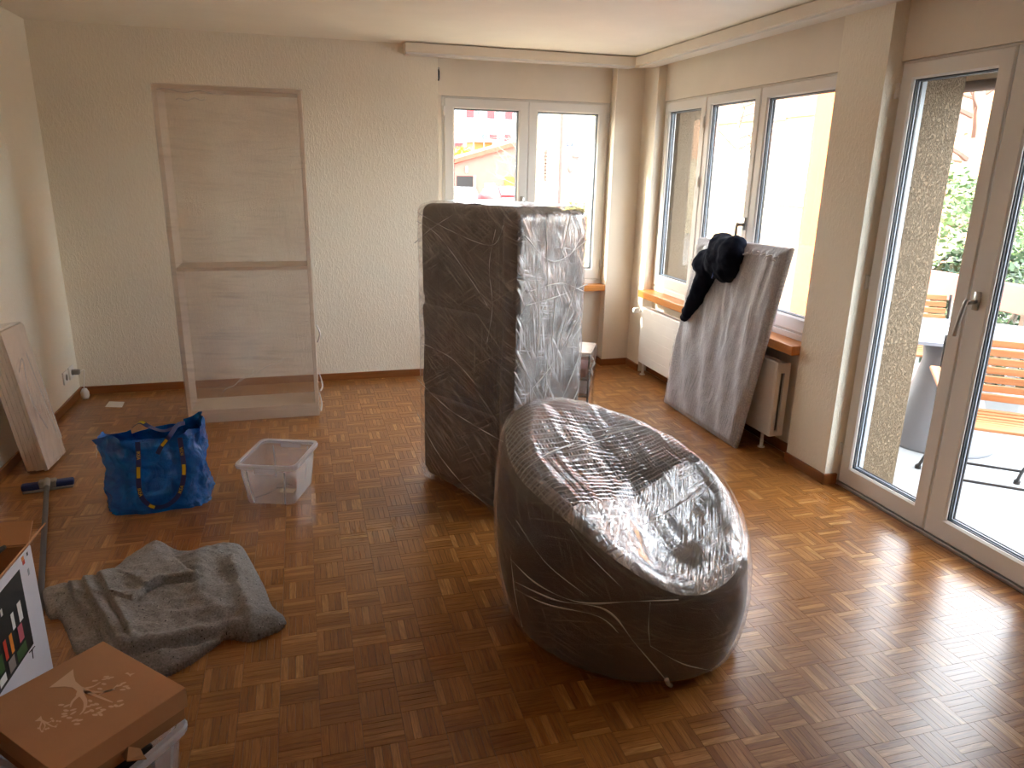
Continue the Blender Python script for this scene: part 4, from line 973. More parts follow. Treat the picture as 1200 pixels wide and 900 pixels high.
b.grid(lambda u, v: (.265*u, -.05+.112*v, .777), 4, 4, uv=lambda u, v: (u, v), T=T); part(b, 'stretch_film', 'film_board', sb, smooth=True)
for pts in ([(.02, .55), (.10, .60), (.05, .40), (.12, .20)], [(.16, .62), (.18, .40), (.20, .15)], [(.24, .5), (.235, .3), (.24, .1)]):
    b = B(); c = catmull([(x, .071, z) for x, z in pts], 8); b.tube(c, .0025, 6, T); part(b, 'film_crease', 'film_strand', sb, smooth=True)

# ================================================================== TELEVISION CARTON
A0 = Vector((.775, 1.895, 0)); A1 = Vector(onz(0, 681, .53)); A1.z = 0; TVH = .53
dv = (A1-A0).normalized(); nv_ = Vector((-dv.y, dv.x, 0));
if nv_.x < 0: nv_ = -nv_
TL, TD = 1.02, .17
tv = thing('television_carton', 'open white and brown carton printed with a black television screen', 'carton', tuple(A0+dv*TL/2-nv_*TD/2))
T = Matrix.Translation(A0) @ Matrix((dv, nv_, Vector((0, 0, 1)))).transposed().to_4x4()      # local x along front, y out of the front, z up
if T.to_3x3().determinant() < 0: pass
th = .005
def tbox(name, mat, *a, **k): q = B(); q.rbox(*a, .0012, 1, T); return part(q, name, mat, tv, fix=True, **k)
fp = tbox('front_panel', 'boxwhite', 0, TL, -th, 0, 0, TVH, label='white printed front')
tbox('back_panel', 'cardboard', 0, TL, -TD, -TD+th, 0, TVH); tbox('end_panel', 'cardboard', 0, th, -TD+th, -th, 0, TVH); tbox('end_panel', 'cardboard', TL-th, TL, -TD+th, -th, 0, TVH); tbox('bottom_panel', 'cardboard_in', th, TL-th, -TD+th, -th, .001, .006)
def flap(name, pts, mat='cardboard'):
    p = [T @ Vector(q) for q in pts]; n = (p[1]-p[0]).cross(p[2]-p[0]).normalized()*.004
    q = B(); k = len(p); q.add(p+[v+n for v in p], [tuple(range(k-1, -1, -1)), tuple(range(k, 2*k))]+[(i, (i+1) % k, k+(i+1) % k, k+i) for i in range(k)]); return part(q, name, mat, tv, fix=True)
flap('flap', [(.0, -.003, TVH), (TL, -.003, TVH), (TL-.01, .055, TVH+.07), (.01, .055, TVH+.07)])
flap('flap', [(.0, -TD, TVH), (TL, -TD, TVH), (TL-.01, -TD-.07, TVH+.05), (.01, -TD-.07, TVH+.05)])
flap('flap', [(.0, -TD+.005, TVH), (.0, -.005, TVH), (-.075, -.015, TVH+.04), (-.075, -TD+.02, TVH+.04)])
def pr(name, mat, x0, x1, z0, z1, lift=.0008, par=None):
    q = B(); q.box(x0, x1, .0002, lift, z0, z1, T); return part(q, name, mat, par or fp, fix=True)
scr = pr('printed_screen', 'ink_black', .09, .95, .258, .502)
for (x0, x1, z0, z1, mt) in ((.168, .184, .367, .416, 'ink_white'), (.120, .142, .364, .422, 'ink_white'), (.134, .162, .310, .360, 'ink_pink'), (.197, .213, .312, .369, 'ink_orange'), (.232, .248, .315, .373, 'ink_red'), (.204, .240, .268, .306, 'greyshut'), (.130, .190, .266, .300, 'ink_green'), (.262, .29, .30, .35, 'ink_green'), (.262, .30, .268, .292, 'ink_white'), (.31, .36, .30, .36, 'ink_red'), (.38, .46, .28, .36, 'ink_blue'), (.48, .56, .30, .38, 'ink_orange'), (.60, .70, .28, .34, 'ink_green'), (.22, .23, .44, .46, 'ink_white')):
    pr('printed_tile', mt, x0, x1, z0, z1, .0012)
pr('printed_badge', 'ink_red', .052, .066, .500, .512); pr('printed_badge', 'ink_orange', .054, .068, .513, .525); pr('printed_mark', 'ink_black', .026, .034, .512, .522); pr('printed_mark', 'spacer', .036, .046, .455, .475)
q = B(); q.tube([T @ Vector(v) for v in ((.125, .0012, .252), (.088, .0012, .247))], .0012, 6); q.tube([T @ Vector(v) for v in ((.106, .0012, .25), (.110, .0012, .222))], .0012, 6); part(q, 'printed_stand', 'ink_black', fp)
b = B(); b.rbox(.22, .80, -.14, -.03, .008, .47, .01, 2, T); single(b, 'foam_block', 'plastic_black', 'black wrapped block inside the open television carton', 'block', tuple(T @ Vector((.5, -.08, .008))), fix=True)
b = B(); c = catmull([T @ Vector(v) for v in ((.30, -.08, .50), (.24, -.06, .54), (.17, -.04, .575), (.10, -.02, .58))], 6); b.tube(c, [.022-.016*k/18 for k in range(19)], 8); single(b, 'black_strap', 'plastic_black', 'black strap end sticking out of the television carton', 'strap', tuple(T @ Vector((.3, -.08, .478))), smooth=True)

# ================================================================== TREE-PRINT CARTON ON A CLEAR TUB
zt = .35
CA, CB, CC_, CD = [Vector(onz(*q, zt)) for q in ((107, 747), (201, 803), (85, 911), (-18, 838))]
cen = (CA+CB+CC_+CD)/4; ux = ((CB-CA)+(CC_-CD)).normalized(); uy = Vector((-ux.y, ux.x, 0)); 
if uy.dot(CA-CD) < 0: uy = -uy
WX2, WY2 = .352, .318
rzb = math.atan2(ux.y, ux.x)
tub('storage_tub', 'clear plastic tub of dark oddments under the tree carton', (cen.x+.002, cen.y-.012, 0), rzb+math.radians(8), .36, .27, .246, .02)
T = Matrix.Translation((cen.x, cen.y, zt)) @ Matrix((ux, uy, Vector((0, 0, 1)))).transposed().to_4x4()
tc = thing('tree_carton', 'brown lidded carton printed with a pale tree, perched on the tub', 'carton', (cen.x, cen.y, zt-.095), rzb)
hw, hd = WX2/2, WY2/2
b = B(); b.rbox(-hw, hw, -hd, hd, -.004, 0, .001, 1, T); lid = part(b, 'lid', 'cardboard', tc)
for nm, a in (('lid_side', (hw-.004, hw, -hd, hd, -.055, -.003)), ('lid_side', (-hw, -hw+.004, -hd, hd, -.055, -.003)), ('lid_side', (-hw, hw, -hd, -hd+.004, -.055, -.003)), ('lid_side', (-hw, hw, hd-.004, hd, -.055, -.003))):
    b = B(); b.box(*a, T); part(b, nm, 'cardboard', lid)
b = B(); b.rbox(-hw+.006, hw-.006, -hd+.006, hd-.006, -.092, -.006, .002, 1, T); part(b, 'box_body', 'cardboard_in', tc)
# the pale tree print: trunk fanning out at its foot, limbs, leaves
def pxt(x, y): v = T.inverted() @ Vector(onz(x/5.295, 730+y/5.295, zt)); return (v.x, v.y)
tr = B()
def poly(b, pts): b.prism([pxt(*q) for q in pts], .0003, .0008, T)
poly(tr, [(305,402),(345,372),(400,330),(455,288),(458,330),(470,365),(505,395),(545,410),(560,418),(540,428),(520,445),(490,462),(470,450),(478,425),(450,402),(400,396)])
def limb(b, pts, w0, w1):
    c = catmull([(*pxt(*q), .0011) for q in pts], 6); n = len(c); L = []; R = []
    for i, q in enumerate(c):
        d = (c[min(i+1, n-1)]-c[max(i-1, 0)]).normalized(); s = Vector((-d.y, d.x, 0))*(w0+(w1-w0)*i/(n-1)); L.append(q+s); R.append(q-s)
    fs = [(i, i+1, n+i+1, n+i) for i in range(n-1)]; b.add(L+R, fs, T)
for pts, a in (([(500,430),(560,430),(640,430),(715,412)], .006), ([(520,420),(600,455),(700,495)], .006), ([(505,445),(530,490),(522,540),(495,572)], .006), ([(490,450),(450,490),(437,525)], .005), ([(530,408),(580,395),(625,368)], .004), ([(640,428),(690,420),(730,385)], .003)): limb(tr, pts, a, .0012)
leaves = [(590,360,30),(660,335,35),(690,340,40),(645,380,10),(620,410,0),(765,375,60),(795,405,20),(762,415,30),(740,390,60),(650,350,40),(632,440,70),(745,485,45),(720,515,10),(750,512,70),(690,520,30),(380,510,40),(410,545,10),(455,540,60),(400,580,50),(430,590,20),(465,605,70),(495,605,40),(478,628,20),(560,485,0),(600,505,20),(570,545,10),(620,555,60),(590,572,30),(625,570,0),(545,520,50),(540,555,60),(640,540,40),(400,565,45),(415,515,70),(455,560,80),(575,510,30),(612,530,60),(780,395,45),(670,345,10)]
for lx, ly, ang in leaves:
    cx, cy = pxt(lx, ly); a = math.radians(ang+random.uniform(-15, 15)); n = 10
    tr.add([(cx+.0075*math.cos(2*PI*k/n)*math.cos(a)-.0036*math.sin(2*PI*k/n)*math.sin(a), cy+.0075*math.cos(2*PI*k/n)*math.sin(a)+.0036*math.sin(2*PI*k/n)*math.cos(a), .0007) for k in range(n)], [tuple(range(n))], T)
poly(tr, [(215,612),(238,595),(255,578),(262,600),(275,610),(262,620),(250,610)]); 
for pts in ([(265,610),(300,620),(335,600)], [(265,612),(280,640),(265,670)], [(280,618),(330,645),(360,630)], [(262,612),(248,650),(255,672)]): limb(tr, pts, .002, .0008)
for lx, ly in ((320,595),(330,610),(345,645),(300,655),(285,660),(240,655),(262,675),(355,610),(372,612)):
    cx, cy = pxt(lx, ly); tr.add([(cx+.004*math.cos(2*PI*k/8), cy+.0025*math.sin(2*PI*k/8), .0007) for k in range(8)], [tuple(range(8))], T)
poly(tr, [(772,315),(795,308),(805,318),(840,312),(815,325),(808,335),(795,322)])
part(tr, 'printed_tree', 'print_tree', tc, fix=True, kind='stuff', label='pale printed tree with leaves')
b = B(); p = [Vector(onz(*q, .27)) for q in ((137, 880), (154, 862), (167, 878), (172, 890), (150, 900))]; q0 = [v+Vector((0, 0, .02*math.sin(i*2.1))) for i, v in enumerate(p)]
b.add(q0+[v+Vector((0, 0, .003)) for v in q0], [(4,3,2,1,0), (5,6,7,8,9)]+[(i, (i+1) % 5, 5+(i+1) % 5, 5+i) for i in range(5)]); part(b, 'torn_flap', 'cardboard_in', tc, fix=True)
Tt = Matrix.Translation((cen.x+.002, cen.y-.012, 0)) @ Matrix.Rotation(rzb+math.radians(8), 4, 'Z')
for nm, lab, mt, a in (('black_case', 'black plastic case inside the tub under the tree carton', 'plastic_black', (.03, .15, -.10, .06, .008, .235)), ('white_packet', 'white paper packet inside the tub under the tree carton', 'paperwhite', (-.14, .02, -.09, .07, .008, .20))):
    b = B(); b.rbox(*a, .006, 2, Tt); single(b, nm, mt, lab, 'case' if 'case' in nm else 'packet', tuple(Tt @ Vector(((a[0]+a[1])/2, (a[2]+a[3])/2, .008))))
# ================================================================== OUTSIDE
GZ = -.85
struct(B().box(-60, 90, -40, 130, GZ-.2, GZ), 'ground', 'asphalt', 'pale grey paved ground between the houses', 'ground')
struct(B().box(4.72, 6.75, .2, 4.9, -.30, -.12), 'balcony_floor', 'concrete', 'pale bluish concrete floor of the balcony', 'floor')
def F(q): return tuple(float(v) for v in q)
# --- balcony railing
ra = thing('balcony_railing', 'balcony railing with a wide salmon pink top board', 'railing', (6.63, 2.6, -.12))
b = B(); b.rbox(6.59, 6.65, .2, 4.9, .665, .873, .004, 1); part(b, 'top_board', 'salmon', ra)
for y in (.3, 1.15, 2.0, 2.85, 3.7, 4.32, 4.6):
    b = B(); b.rbox(6.63, 6.67, y, y+.04, -.12, .70, .002, 1); part(b, 'post', 'metal', ra)
b = B(); b.rbox(6.58, 6.72, .2, 4.9, -.12, .06, .004, 1); part(b, 'kerb', 'concrete', ra)
# --- awning cassette above the door
aw = thing('awning', 'brown rolled awning cassette fixed above the balcony door', 'awning', (4.85, 2.2, 2.03))
b = B(); b.rbox(4.722, 5.0, .9, 3.08, 2.12, 2.30, .01, 2); part(b, 'cassette', 'awning', aw)
b = B(); b.rbox(4.86, 4.96, .95, 3.05, 2.075, 2.118, .006, 2); part(b, 'front_bar', 'awnlight', aw)
b = B(); b.tube([(4.87, .95, 2.055), (4.87, 3.05, 2.055)], .028, 12); part(b, 'fabric_roll', 'awning', aw, smooth=True)
for y in (2.66, 2.80, 2.94): 
    b = B(); b.rbox(4.98, 5.01, y-.03, y+.03, 2.15, 2.20, .004, 1); part(b, 'bracket', 'awnlight', aw)
# --- shutter guide rails in the outer reveal of the door
for y in (DY1-.012,):
    b = B(); b.rbox(4.45, 4.475, y-.012, y+.010, -.12, 2.16, .002, 1); single(b, 'shutter_guide', 'spacer', 'slim grey shutter guide rail in the stucco reveal', 'rail', (4.46, y, -.12))
# --- table
tz = .63
tb = thing('garden_table', 'pale grey garden table with a wide cone pedestal', 'table', (5.70, 3.45, -.12))
Tm = Matrix.Translation((5.73, 3.50, 0)) @ Matrix.Rotation(math.radians(-32), 4, 'Z')
b = B(); n = 56; ring_ = [(math.copysign(abs(math.cos(2*PI*k/n))**.8, math.cos(2*PI*k/n))*.74, math.copysign(abs(math.sin(2*PI*k/n))**.8, math.sin(2*PI*k/n))*.46) for k in range(n)]
b.prism(ring_, tz-.022, tz, Tm); part(b, 'table_top', 'tablegrey', tb)
b = B(); b.lathe([(.34, -.119), (.34, -.10), (.27, .08), (.20, .30), (.17, .45), (.19, tz-.022)], 40, Matrix.Translation((5.70, 3.40, 0))); part(b, 'pedestal', 'conegrey', tb, smooth=True)
# --- garden chairs
def garden_chair(label, loc, rz):
    t = thing('garden_chair', label, 'chair', loc, rz, 'slatted garden chairs on the balcony')
    def lp(b, *a, **k): return part(b, *a, t, local=True, **k)
    for k in range(9):                                              # seat slats across the width; chair faces -y
        y = -.20+k*.047; z = .44-.018*math.sin(PI*k/8)
        b = B(); b.rbox(-.22, .22, y, y+.036, z-.012, z+.006, .003, 1); lp(b, 'seat_slat', 'teak')
    for k in range(7):
        z = .49+k*.050; y = .235+.016*k
        b = B(); b.rbox(-.215, .215, y-.009, y+.009, z, z+.043, .004, 1); lp(b, 'back_slat', 'teak')
    b = B(); b.rbox(-.03, .03, .231-.002, .233, .508, .528, .001, 1); lp(b, 'maker_plate', 'brownshut')
    for s in (-1, 1):
        b = B(); b.rbox(s*.27-.028, s*.27+.028, -.20, .26, .635, .658, .008, 2); lp(b, 'armrest', 'teak', label='wooden armrest')
        b = B(); b.tube(catmull([(s*.235, .31, .84), (s*.235, .235, .50), (s*.24, .12, .30), (s*.25, -.12, .10), (s*.26, -.23, .012)], 6), .010, 8); lp(b, 'leg', 'darkmetal', smooth=True)
        b = B(); b.tube(catmull([(s*.25, -.18, .635), (s*.245, -.19, .45), (s*.24, -.05, .28), (s*.25, .16, .11), (s*.26, .26, .012)], 6), .010, 8); lp(b, 'leg', 'darkmetal', smooth=True)
        for y in (-.23, .26):
            b = B(); b.lathe([(.0, 0), (.018, 0), (.018, .02), (.01, .03), (0, .03)], 10, Matrix.Translation((s*.26, y, 0))); lp(b, 'foot_cap', 'blackmetal')
    for y, z in ((-.13, .11), (.16, .115)):
        b = B(); b.tube([(-.25, y, z), (.25, y, z)], .008, 8); lp(b, 'cross_bar', 'darkmetal')
    return t
garden_chair('slatted teak garden chair standing right outside the glass door', (5.22, 2.66, -.12), math.radians(-40))
garden_chair('slatted teak garden chair beyond the cone table, backing onto the railing', (6.17, 4.14, -.12), math.radians(-32))
# --- foliage
def bush(name, label, cat, c, r, n, leaf, mat, seed, group=None, stem=True):
    rd = random.Random(seed); t = thing(name, label, cat, (c[0], c[1], GZ), 0, group)
    b = B()
    for k in range(n):
        while True:
            d = Vector((rd.gauss(0, 1), rd.gauss(0, 1), rd.gauss(0, 1)))
            if d.length > .1: break
        d.normalize(); q = d*(.55+.45*rd.random()**.4)*(1+.18*fbm(d*2.3+Vector((seed, 0, 0))))
        p = Vector((c[0]+q.x*r[0], c[1]+q.y*r[1], c[2]+q.z*r[2]))
        if p.z < GZ+.05: continue
        a = Vector((rd.gauss(0, 1), rd.gauss(0, 1), rd.gauss(0, .6))).normalized(); e = a.cross(Vector((rd.gauss(0, 1), rd.gauss(0, 1), rd.gauss(0, 1)))).normalized(); s = leaf*rd.uniform(.6, 1.2)
        b.add([p-a*s, p+e*s*.45, p+a*s, p-e*s*.45], [(0, 1, 2, 3)])
    part(b, 'foliage', mat, t, kind='stuff')
    b = B()
    for k in range(5): b.tube([(c[0]+rd.uniform(-.3, .3)*r[0], c[1]+rd.uniform(-.3, .3)*r[1], GZ), (c[0]+rd.uniform(-.5, .5)*r[0], c[1]+rd.uniform(-.5, .5)*r[1], c[2]+.3*r[2])], [.03, .012], 6)
    part(b, 'stem', 'bark', t, kind='stuff'); return t
bush('hedge_bush', 'tall bright green bush behind the balcony railing', 'bush', (9.1, 7.0, .62), (.9, 1.3, 1.1), 5200, .055, 'leaf', 1, 'bushes behind the balcony')
bush('hedge_bush', 'low dark green bush right behind the salmon railing board', 'bush', (7.75, 4.95, .30), (.55, .85, .72), 4200, .045, 'leafdark', 2, 'bushes behind the balcony')
bush('hedge_bush', 'dark green bush seen under the salmon railing board', 'bush', (7.4, 3.05, .0), (.6, .8, .62), 3600, .045, 'leafdark', 3, 'bushes behind the balcony')
bush('hedge_bush', 'rounded mid green bush at the foot of the bare tree', 'bush', (12.6, 8.0, .5), (.7, 1.1, 1.3), 3600, .06, 'leaf', 4, 'bushes behind the balcony')
def tree(name, label, base, top, r0, n, seed, spread, mat='bark', group=None, small=.006):
    rd = random.Random(seed); t = thing(name, label, 'tree', base, 0, group); base = Vector(base); top = Vector(top)
    c = catmull([base, base.lerp(top, .35)+Vector((rd.uniform(-.1, .1), rd.uniform(-.1, .1), 0)), base.lerp(top, .7)+Vector((rd.uniform(-.15, .15), rd.uniform(-.15, .15), 0)), top], 5)
    b = B(); b.tube(c, [r0*(1-.75*k/(len(c)-1)) for k in range(len(c))], 10); part(b, 'trunk', mat, t, smooth=True)
    b = B()
    def grow(p, d, L, r, lev):
        pts = [p]; q = p
        for k in range(4): d = (d+Vector((rd.gauss(0, .16), rd.gauss(0, .16), rd.gauss(.05, .12)))).normalized(); q = q+d*L/4; pts.append(q)
        b.tube(pts, [max(small*.5, r*(1-.18*k)) for k in range(5)], 5, caps=False)
        if lev > 0:
            for k in range(3): grow(pts[rd.randint(1, 4)], (d+Vector((rd.gauss(0, .6), rd.gauss(0, .6), rd.gauss(.1, .4)))).normalized(), L*.6, r*.55, lev-1)
    for k in range(n):
        f = .35+.65*k/n; p = c[int(f*(len(c)-1))]; a = rd.uniform(0, 2*PI)
        grow(p, Vector((math.cos(a), math.sin(a), rd.uniform(.1, .8))).normalized(), spread*(1.1-.5*f), r0*.3, 2)
    part(b, 'branch', 'twig' if mat == 'bark' else mat, t, kind='stuff'); return t
tree('bare_tree', 'bare pale tree in front of the peach house', F((*onx(1135, 230, 12)[:2], GZ)), F(onx(1170, 20, 12)), .16, 14, 3, 1.5, group='bare trees')
tree('bare_tree', 'bare tree in front of the pale siding house', F((*onx(866, 185, 14.5)[:2], GZ)), F(onx(868, 120, 14.5)), .10, 12, 5, 1.6, group='bare trees')
# --- houses
def wallbox(t, name, mat, x0, x1, y0, y1, z0, z1): b = B(); b.box(x0, x1, y0, y1, z0, z1); return part(b, name, mat, t)
def win_y(t, px0, py0, px1, py1, y, mats=('pvc', 'darkglass'), name='window', d=.05):
    a = ony(px0, py0, y); c = ony(px1, py1, y); x0, x1 = sorted((float(a[0]), float(c[0]))); z0, z1 = sorted((float(a[2]), float(c[2])))
    b = B(); b.box(x0, x1, y-d, y+.1, z0, z1); f = part(b, name, mats[0], t)
    if len(mats) > 1:
        m_ = (x1-x0)*.1; xm = (x0+x1)/2
        for u0, u1 in ((x0+m_, xm-m_*.4), (xm+m_*.4, x1-m_)): b = B(); b.box(u0, u1, y-d-.02, y-d, z0+m_, z1-m_); part(b, 'pane', mats[1], f)
    return f
def win_x(t, px0, py0, px1, py1, x, mats=('pvc', 'darkglass'), name='window', d=.05):
    a = onx(px0, py0, x); c = onx(px1, py1, x); y0, y1 = sorted((float(a[1]), float(c[1]))); z0, z1 = sorted((float(a[2]), float(c[2])))
    b = B(); b.box(x-d, x+.1, y0, y1, z0, z1); f = part(b, name, mats[0], t)
    if len(mats) > 1:
        m_ = (y1-y0)*.1; ym = (y0+y1)/2
        for u0, u1 in ((y0+m_, ym-m_*.4), (ym+m_*.4, y1-m_)): b = B(); b.box(x-d-.02, x-d, u0, u1, z0+m_, z1-m_); part(b, 'pane', mats[1], f)
    return f
# white house with red shutters
Y = 70; wh = thing('white_house', 'white apartment house with red window shutters', 'house', (15, Y, GZ))
wallbox(wh, 'wall', 'whitewall', 4, 26, Y, Y+8, GZ, 9.5)
b = B(); b.box(3.5, 26.5, Y-.6, Y+8.5, 9.5, 9.9); part(b, 'roof', 'roof', wh)
for a in ((546.5, 129, 555, 137), (571, 130, 579.5, 138), (592, 131, 600.5, 139)): win_y(wh, a[0], a[1], a[2], a[3]+1, Y, ('redshut',), 'shutter', .1)
for a in ((539.5, 129, 546, 137), (564, 130, 570.5, 138), (585.5, 131, 591.5, 139), (555.5, 130, 562, 137.5), (580, 131, 585, 138)): pass
for a in ((556, 126, 562, 136), (580, 127, 585, 137), (601, 128, 608, 138)): win_y(wh, *a, Y)
for a in ((573.5, 157, 582, 167.5), (591, 157.5, 599, 169.5)): win_y(wh, *a, Y, ('redshut',), 'shutter', .1)
for a in ((563.5, 156.5, 572, 165), (583, 157.5, 590.5, 168)): win_y(wh, *a, Y)
# slate roofed outbuilding with a red shutter
Y = 62; ob = thing('outbuilding', 'low white outbuilding under a slate blue roof', 'outbuilding', F((*ony(545, 180, Y)[:2], GZ)))
x0 = float(ony(518, 170, Y)[0]); x1 = float(ony(563, 170, Y)[0]); zr = float(ony(545, 165, Y)[2]); zt2 = float(ony(540, 157, Y)[2])
wallbox(ob, 'wall', 'whitewall', x0, x1, Y, Y+4, GZ, zr)
b = B(); b.add([(x0-.3, Y-.4, zr), (x1+.6, Y-.4, zr), (x1-1.2, Y+2, zt2+.2), (x0, Y+2, zt2+.2), (x0-.3, Y+4.4, zr), (x1+.6, Y+4.4, zr)], [(0, 1, 2, 3), (3, 2, 5, 4), (0, 3, 4), (1, 5, 2), (0, 4, 5, 1)]); part(b, 'roof', 'roofblue', ob)
win_y(ob, 533, 167.5, 542.5, 178, Y, ('redshut',), 'shutter', .1)
# orange shed
Y = 56; sh = thing('orange_shed', 'small orange garden shed with a flat pale roof', 'shed', F((*ony(568, 182, Y)[:2], GZ)))
x0 = float(ony(555, 170, Y)[0]); x1 = float(ony(578, 170, Y)[0]); z1 = float(ony(566, 166.5, Y)[2])
wallbox(sh, 'wall', 'orange', x0, x1, Y, Y+2.5, GZ, z1)
for f_ in (0, .52, .97): wallbox(sh, 'post', 'pvc', x0+(x1-x0)*f_-.04, x0+(x1-x0)*f_+.04, Y-.06, Y, GZ, z1)
wallbox(sh, 'roof', 'pvc', x0-.5, x1+.4, Y-.5, Y+3, z1, z1+.16)
bush('hedge_bush', 'yellow green bush beside the orange shed', 'bush', F(ony(542, 184, 53.6)), (.9, .7, .75), 900, .16, 'leafyel', 8)
# salmon garage
Y = 48; ga = thing('salmon_garage', 'salmon pink garage with a sloping tiled roof edge', 'garage', F((*ony(570, 230, Y)[:2], GZ)))
xa, xb = float(ony(505, 200, Y)[0]), float(ony(615, 200, Y)[0]); E0 = ony(533, 192, Y); E1 = ony(609, 168.5, Y); sl_ = float((E1[2]-E0[2])/(E1[0]-E0[0])); ez = lambda x: float(E0[2])+(x-float(E0[0]))*sl_
b = B(); b.add([(xa, Y, GZ), (xb, Y, GZ), (xb, Y, ez(xb)), (xa, Y, ez(xa)), (xa, Y+3.6, GZ), (xb, Y+3.6, GZ), (xb, Y+3.6, ez(xb)), (xa, Y+3.6, ez(xa))], [(0, 1, 2, 3), (5, 4, 7, 6), (4, 0, 3, 7), (1, 5, 6, 2), (0, 4, 5, 1), (3, 2, 6, 7)]); part(b, 'wall', 'salmonwall', ga)
b = B(); b.add([(xa-.3, Y-.3, ez(xa)), (xb+.2, Y-.3, ez(xb)), (xb+.2, Y-.3, ez(xb)+.28), (xa-.3, Y-.3, ez(xa)+.28), (xa-.3, Y+3.9, ez(xa)), (xb+.2, Y+3.9, ez(xb)), (xb+.2, Y+3.9, ez(xb)+.28), (xa-.3, Y+3.9, ez(xa)+.28)], [(0, 1, 2, 3), (5, 4, 7, 6), (4, 0, 3, 7), (1, 5, 6, 2), (0, 4, 5, 1), (3, 2, 6, 7)]); part(b, 'roof', 'roof', ga)
win_y(ga, 535, 206, 554.5, 236, Y, ('ink_black',), 'garage_door', .03); win_y(ga, 554.5, 205.5, 557.5, 236, Y, ('salmon',), 'door_post', .08)
q = ony(546.5, 198.5, Y); b = B(); ell(b, (q[0], Y-.1, q[2]), (.10, .08, .22), None, 10); part(b, 'oval_lamp', 'plastic_white', ga, smooth=True)
for k in range(4): win_y(ga, 568+k*3.1, 214.5, 570.2+k*3.1, 219.5, Y, ('plastic_white',), 'vent_brick', .06)
win_y(ga, 591, 207, 606, 232, Y, ('orange',), 'side_door', .06)
tree('bare_tree', 'bare pinkish tree against the salmon garage', F((*ony(607, 236, 44)[:2], GZ)), F(ony(604, 160, 44)), .07, 10, 11, 1.6, 'salmon', group='bare trees')
# cars
def car(label, px, py, y, w, mat, rz, roof):
    zr = float(ony(px, py, y)[2]); x = float(ony(px, py, y)[0]); t = thing('parked_car', label, 'car', (x, y, GZ), rz, 'parked cars')
    h = zr-GZ; hw_ = w/2
    prof = [(-2.0, .35), (-2.0, .75), (-1.75, .88), (-1.05, .95), (-.45, h-.03), (.2, h), (1.1, h-.04), (1.75, .98), (2.0, .90), (2.05, .4)]
    b = B(); 
    for s0, s1, k in ((-hw_, hw_, 1),): 
        n = len(prof); b.add([(s0*(.86 if z > 1.0 else 1), yy, z) for yy, z in prof]+[(s1*(.86 if z > 1.0 else 1), yy, z) for yy, z in prof], [tuple(range(n-1, -1, -1)), tuple(range(n, 2*n))]+[(i, (i+1) % n, n+(i+1) % n, n+i) for i in range(n)])
    part(b, 'body', mat, t, local=True, fix=True)
    b = B(); b.add([(-hw_*.74, -1.02, .99), (hw_*.74, -1.02, .99), (hw_*.68, -.52, h-.10), (-hw_*.68, -.52, h-.10)], [(0, 1, 2, 3)]); b.v = [q+Vector((0, -.035, .035)) for q in b.v]; part(b, 'windscreen', 'carglass', t, local=True)
    for s in (-1, 1):
        b = B(); b.add([(s*hw_*.9, -.6, 1.0), (s*hw_*.9, 1.2, 1.0), (s*hw_*.87, .95, h-.12), (s*hw_*.87, -.35, h-.12)], [(0, 1, 2, 3)]); part(b, 'side_window', 'carglass', t, local=True)
        for yy in (-1.3, 1.3): b = B(); b.tube([(s*hw_-s*.18, yy, .32), (s*hw_+s*.01, yy, .32)], .32, 16); part(b, 'wheel', 'rubber', t, local=True)
        b = B(); b.rbox(s*hw_*.62-.14, s*hw_*.62+.14, -2.03, -1.98, .66, .78, .01, 1); part(b, 'headlamp', 'carglass', t, local=True)
car('red parked car in front of the salmon garage', 591, 217.5, 42, 1.68, 'carred', 0.15, 0)
car('pale parked car before the black garage door', 541, 219, 44, 1.68, 'carwhite', -.3, 0)
# cream house with grey shutters, lilac house with number plate
Y = 27; chh = thing('cream_house', 'cream rendered house with closed grey shutters and downpipe', 'house', F((*ony(640, 230, Y)[:2], GZ)))
xa, xb = float(ony(612, 200, Y)[0]), float(ony(660, 200, Y)[0]); sk = 7*(xa-CAM[0])/(Y-CAM[1])+.3; b = B(); b.prism([(xa, Y), (xb, Y), (xb+sk, Y+7), (xa+sk, Y+7)], GZ, 4.8); part(b, 'wall', 'creamwall', chh)
for k in range(9): win_y(chh, 636, 176+k*4, 640, 179+k*4, Y, ('twig',), 'louvre', .10)
win_y(chh, 634.6, 175, 636, 212, Y, ('greyshut',), 'shutter_stile', .11); win_y(chh, 640, 175, 641.4, 212, Y, ('greyshut',), 'shutter_stile', .11); win_y(chh, 641.8, 175, 646, 213, Y, ('greyshut',), 'shutter', .13); win_y(chh, 629.5, 176, 634, 212, Y, ('whitewall',), 'shutter', .09)
win_y(chh, 629, 126, 640, 138, Y); win_y(chh, 641, 126, 646, 137, Y, ('whitewall',), 'shutter', .1)
a = ony(658, 130, Y); b = B(); b.tube([(float(a[0]), Y-.1, GZ), (float(a[0]), Y-.1, 4.8)], .05, 10); part(b, 'downpipe', 'brownshut', chh)
win_y(chh, 628, 212, 655, 240, Y-.02, ('lavwall',), 'base_render', .03)
lh = thing('lilac_house', 'pale lilac grey house wall with a blue number plate', 'house', F((*ony(676, 230, Y)[:2], GZ)))
xa2, xb2 = xb+.0, float(ony(740, 200, Y)[0]); b = B(); b.prism([(xa2+.15, Y+.4), (xb2, Y+.4), (xb2+sk, Y+6.5), (xa2+.25+sk, Y+6.5)], GZ, 4.8); part(b, 'wall', 'lavwall', lh)
win_y(lh, 664.5, 167, 670.5, 171.5, Y+.4, ('ink_blue',), 'number_plate', .04)
g = text_mesh('63', .13); q = ony(667.5, 169.2, Y+.34); g.v = [Vector((q[0]+v.x, Y+.34-v.z, q[2]+v.y)) for v in g.v]; part(g, 'number', 'ink_white', lh)
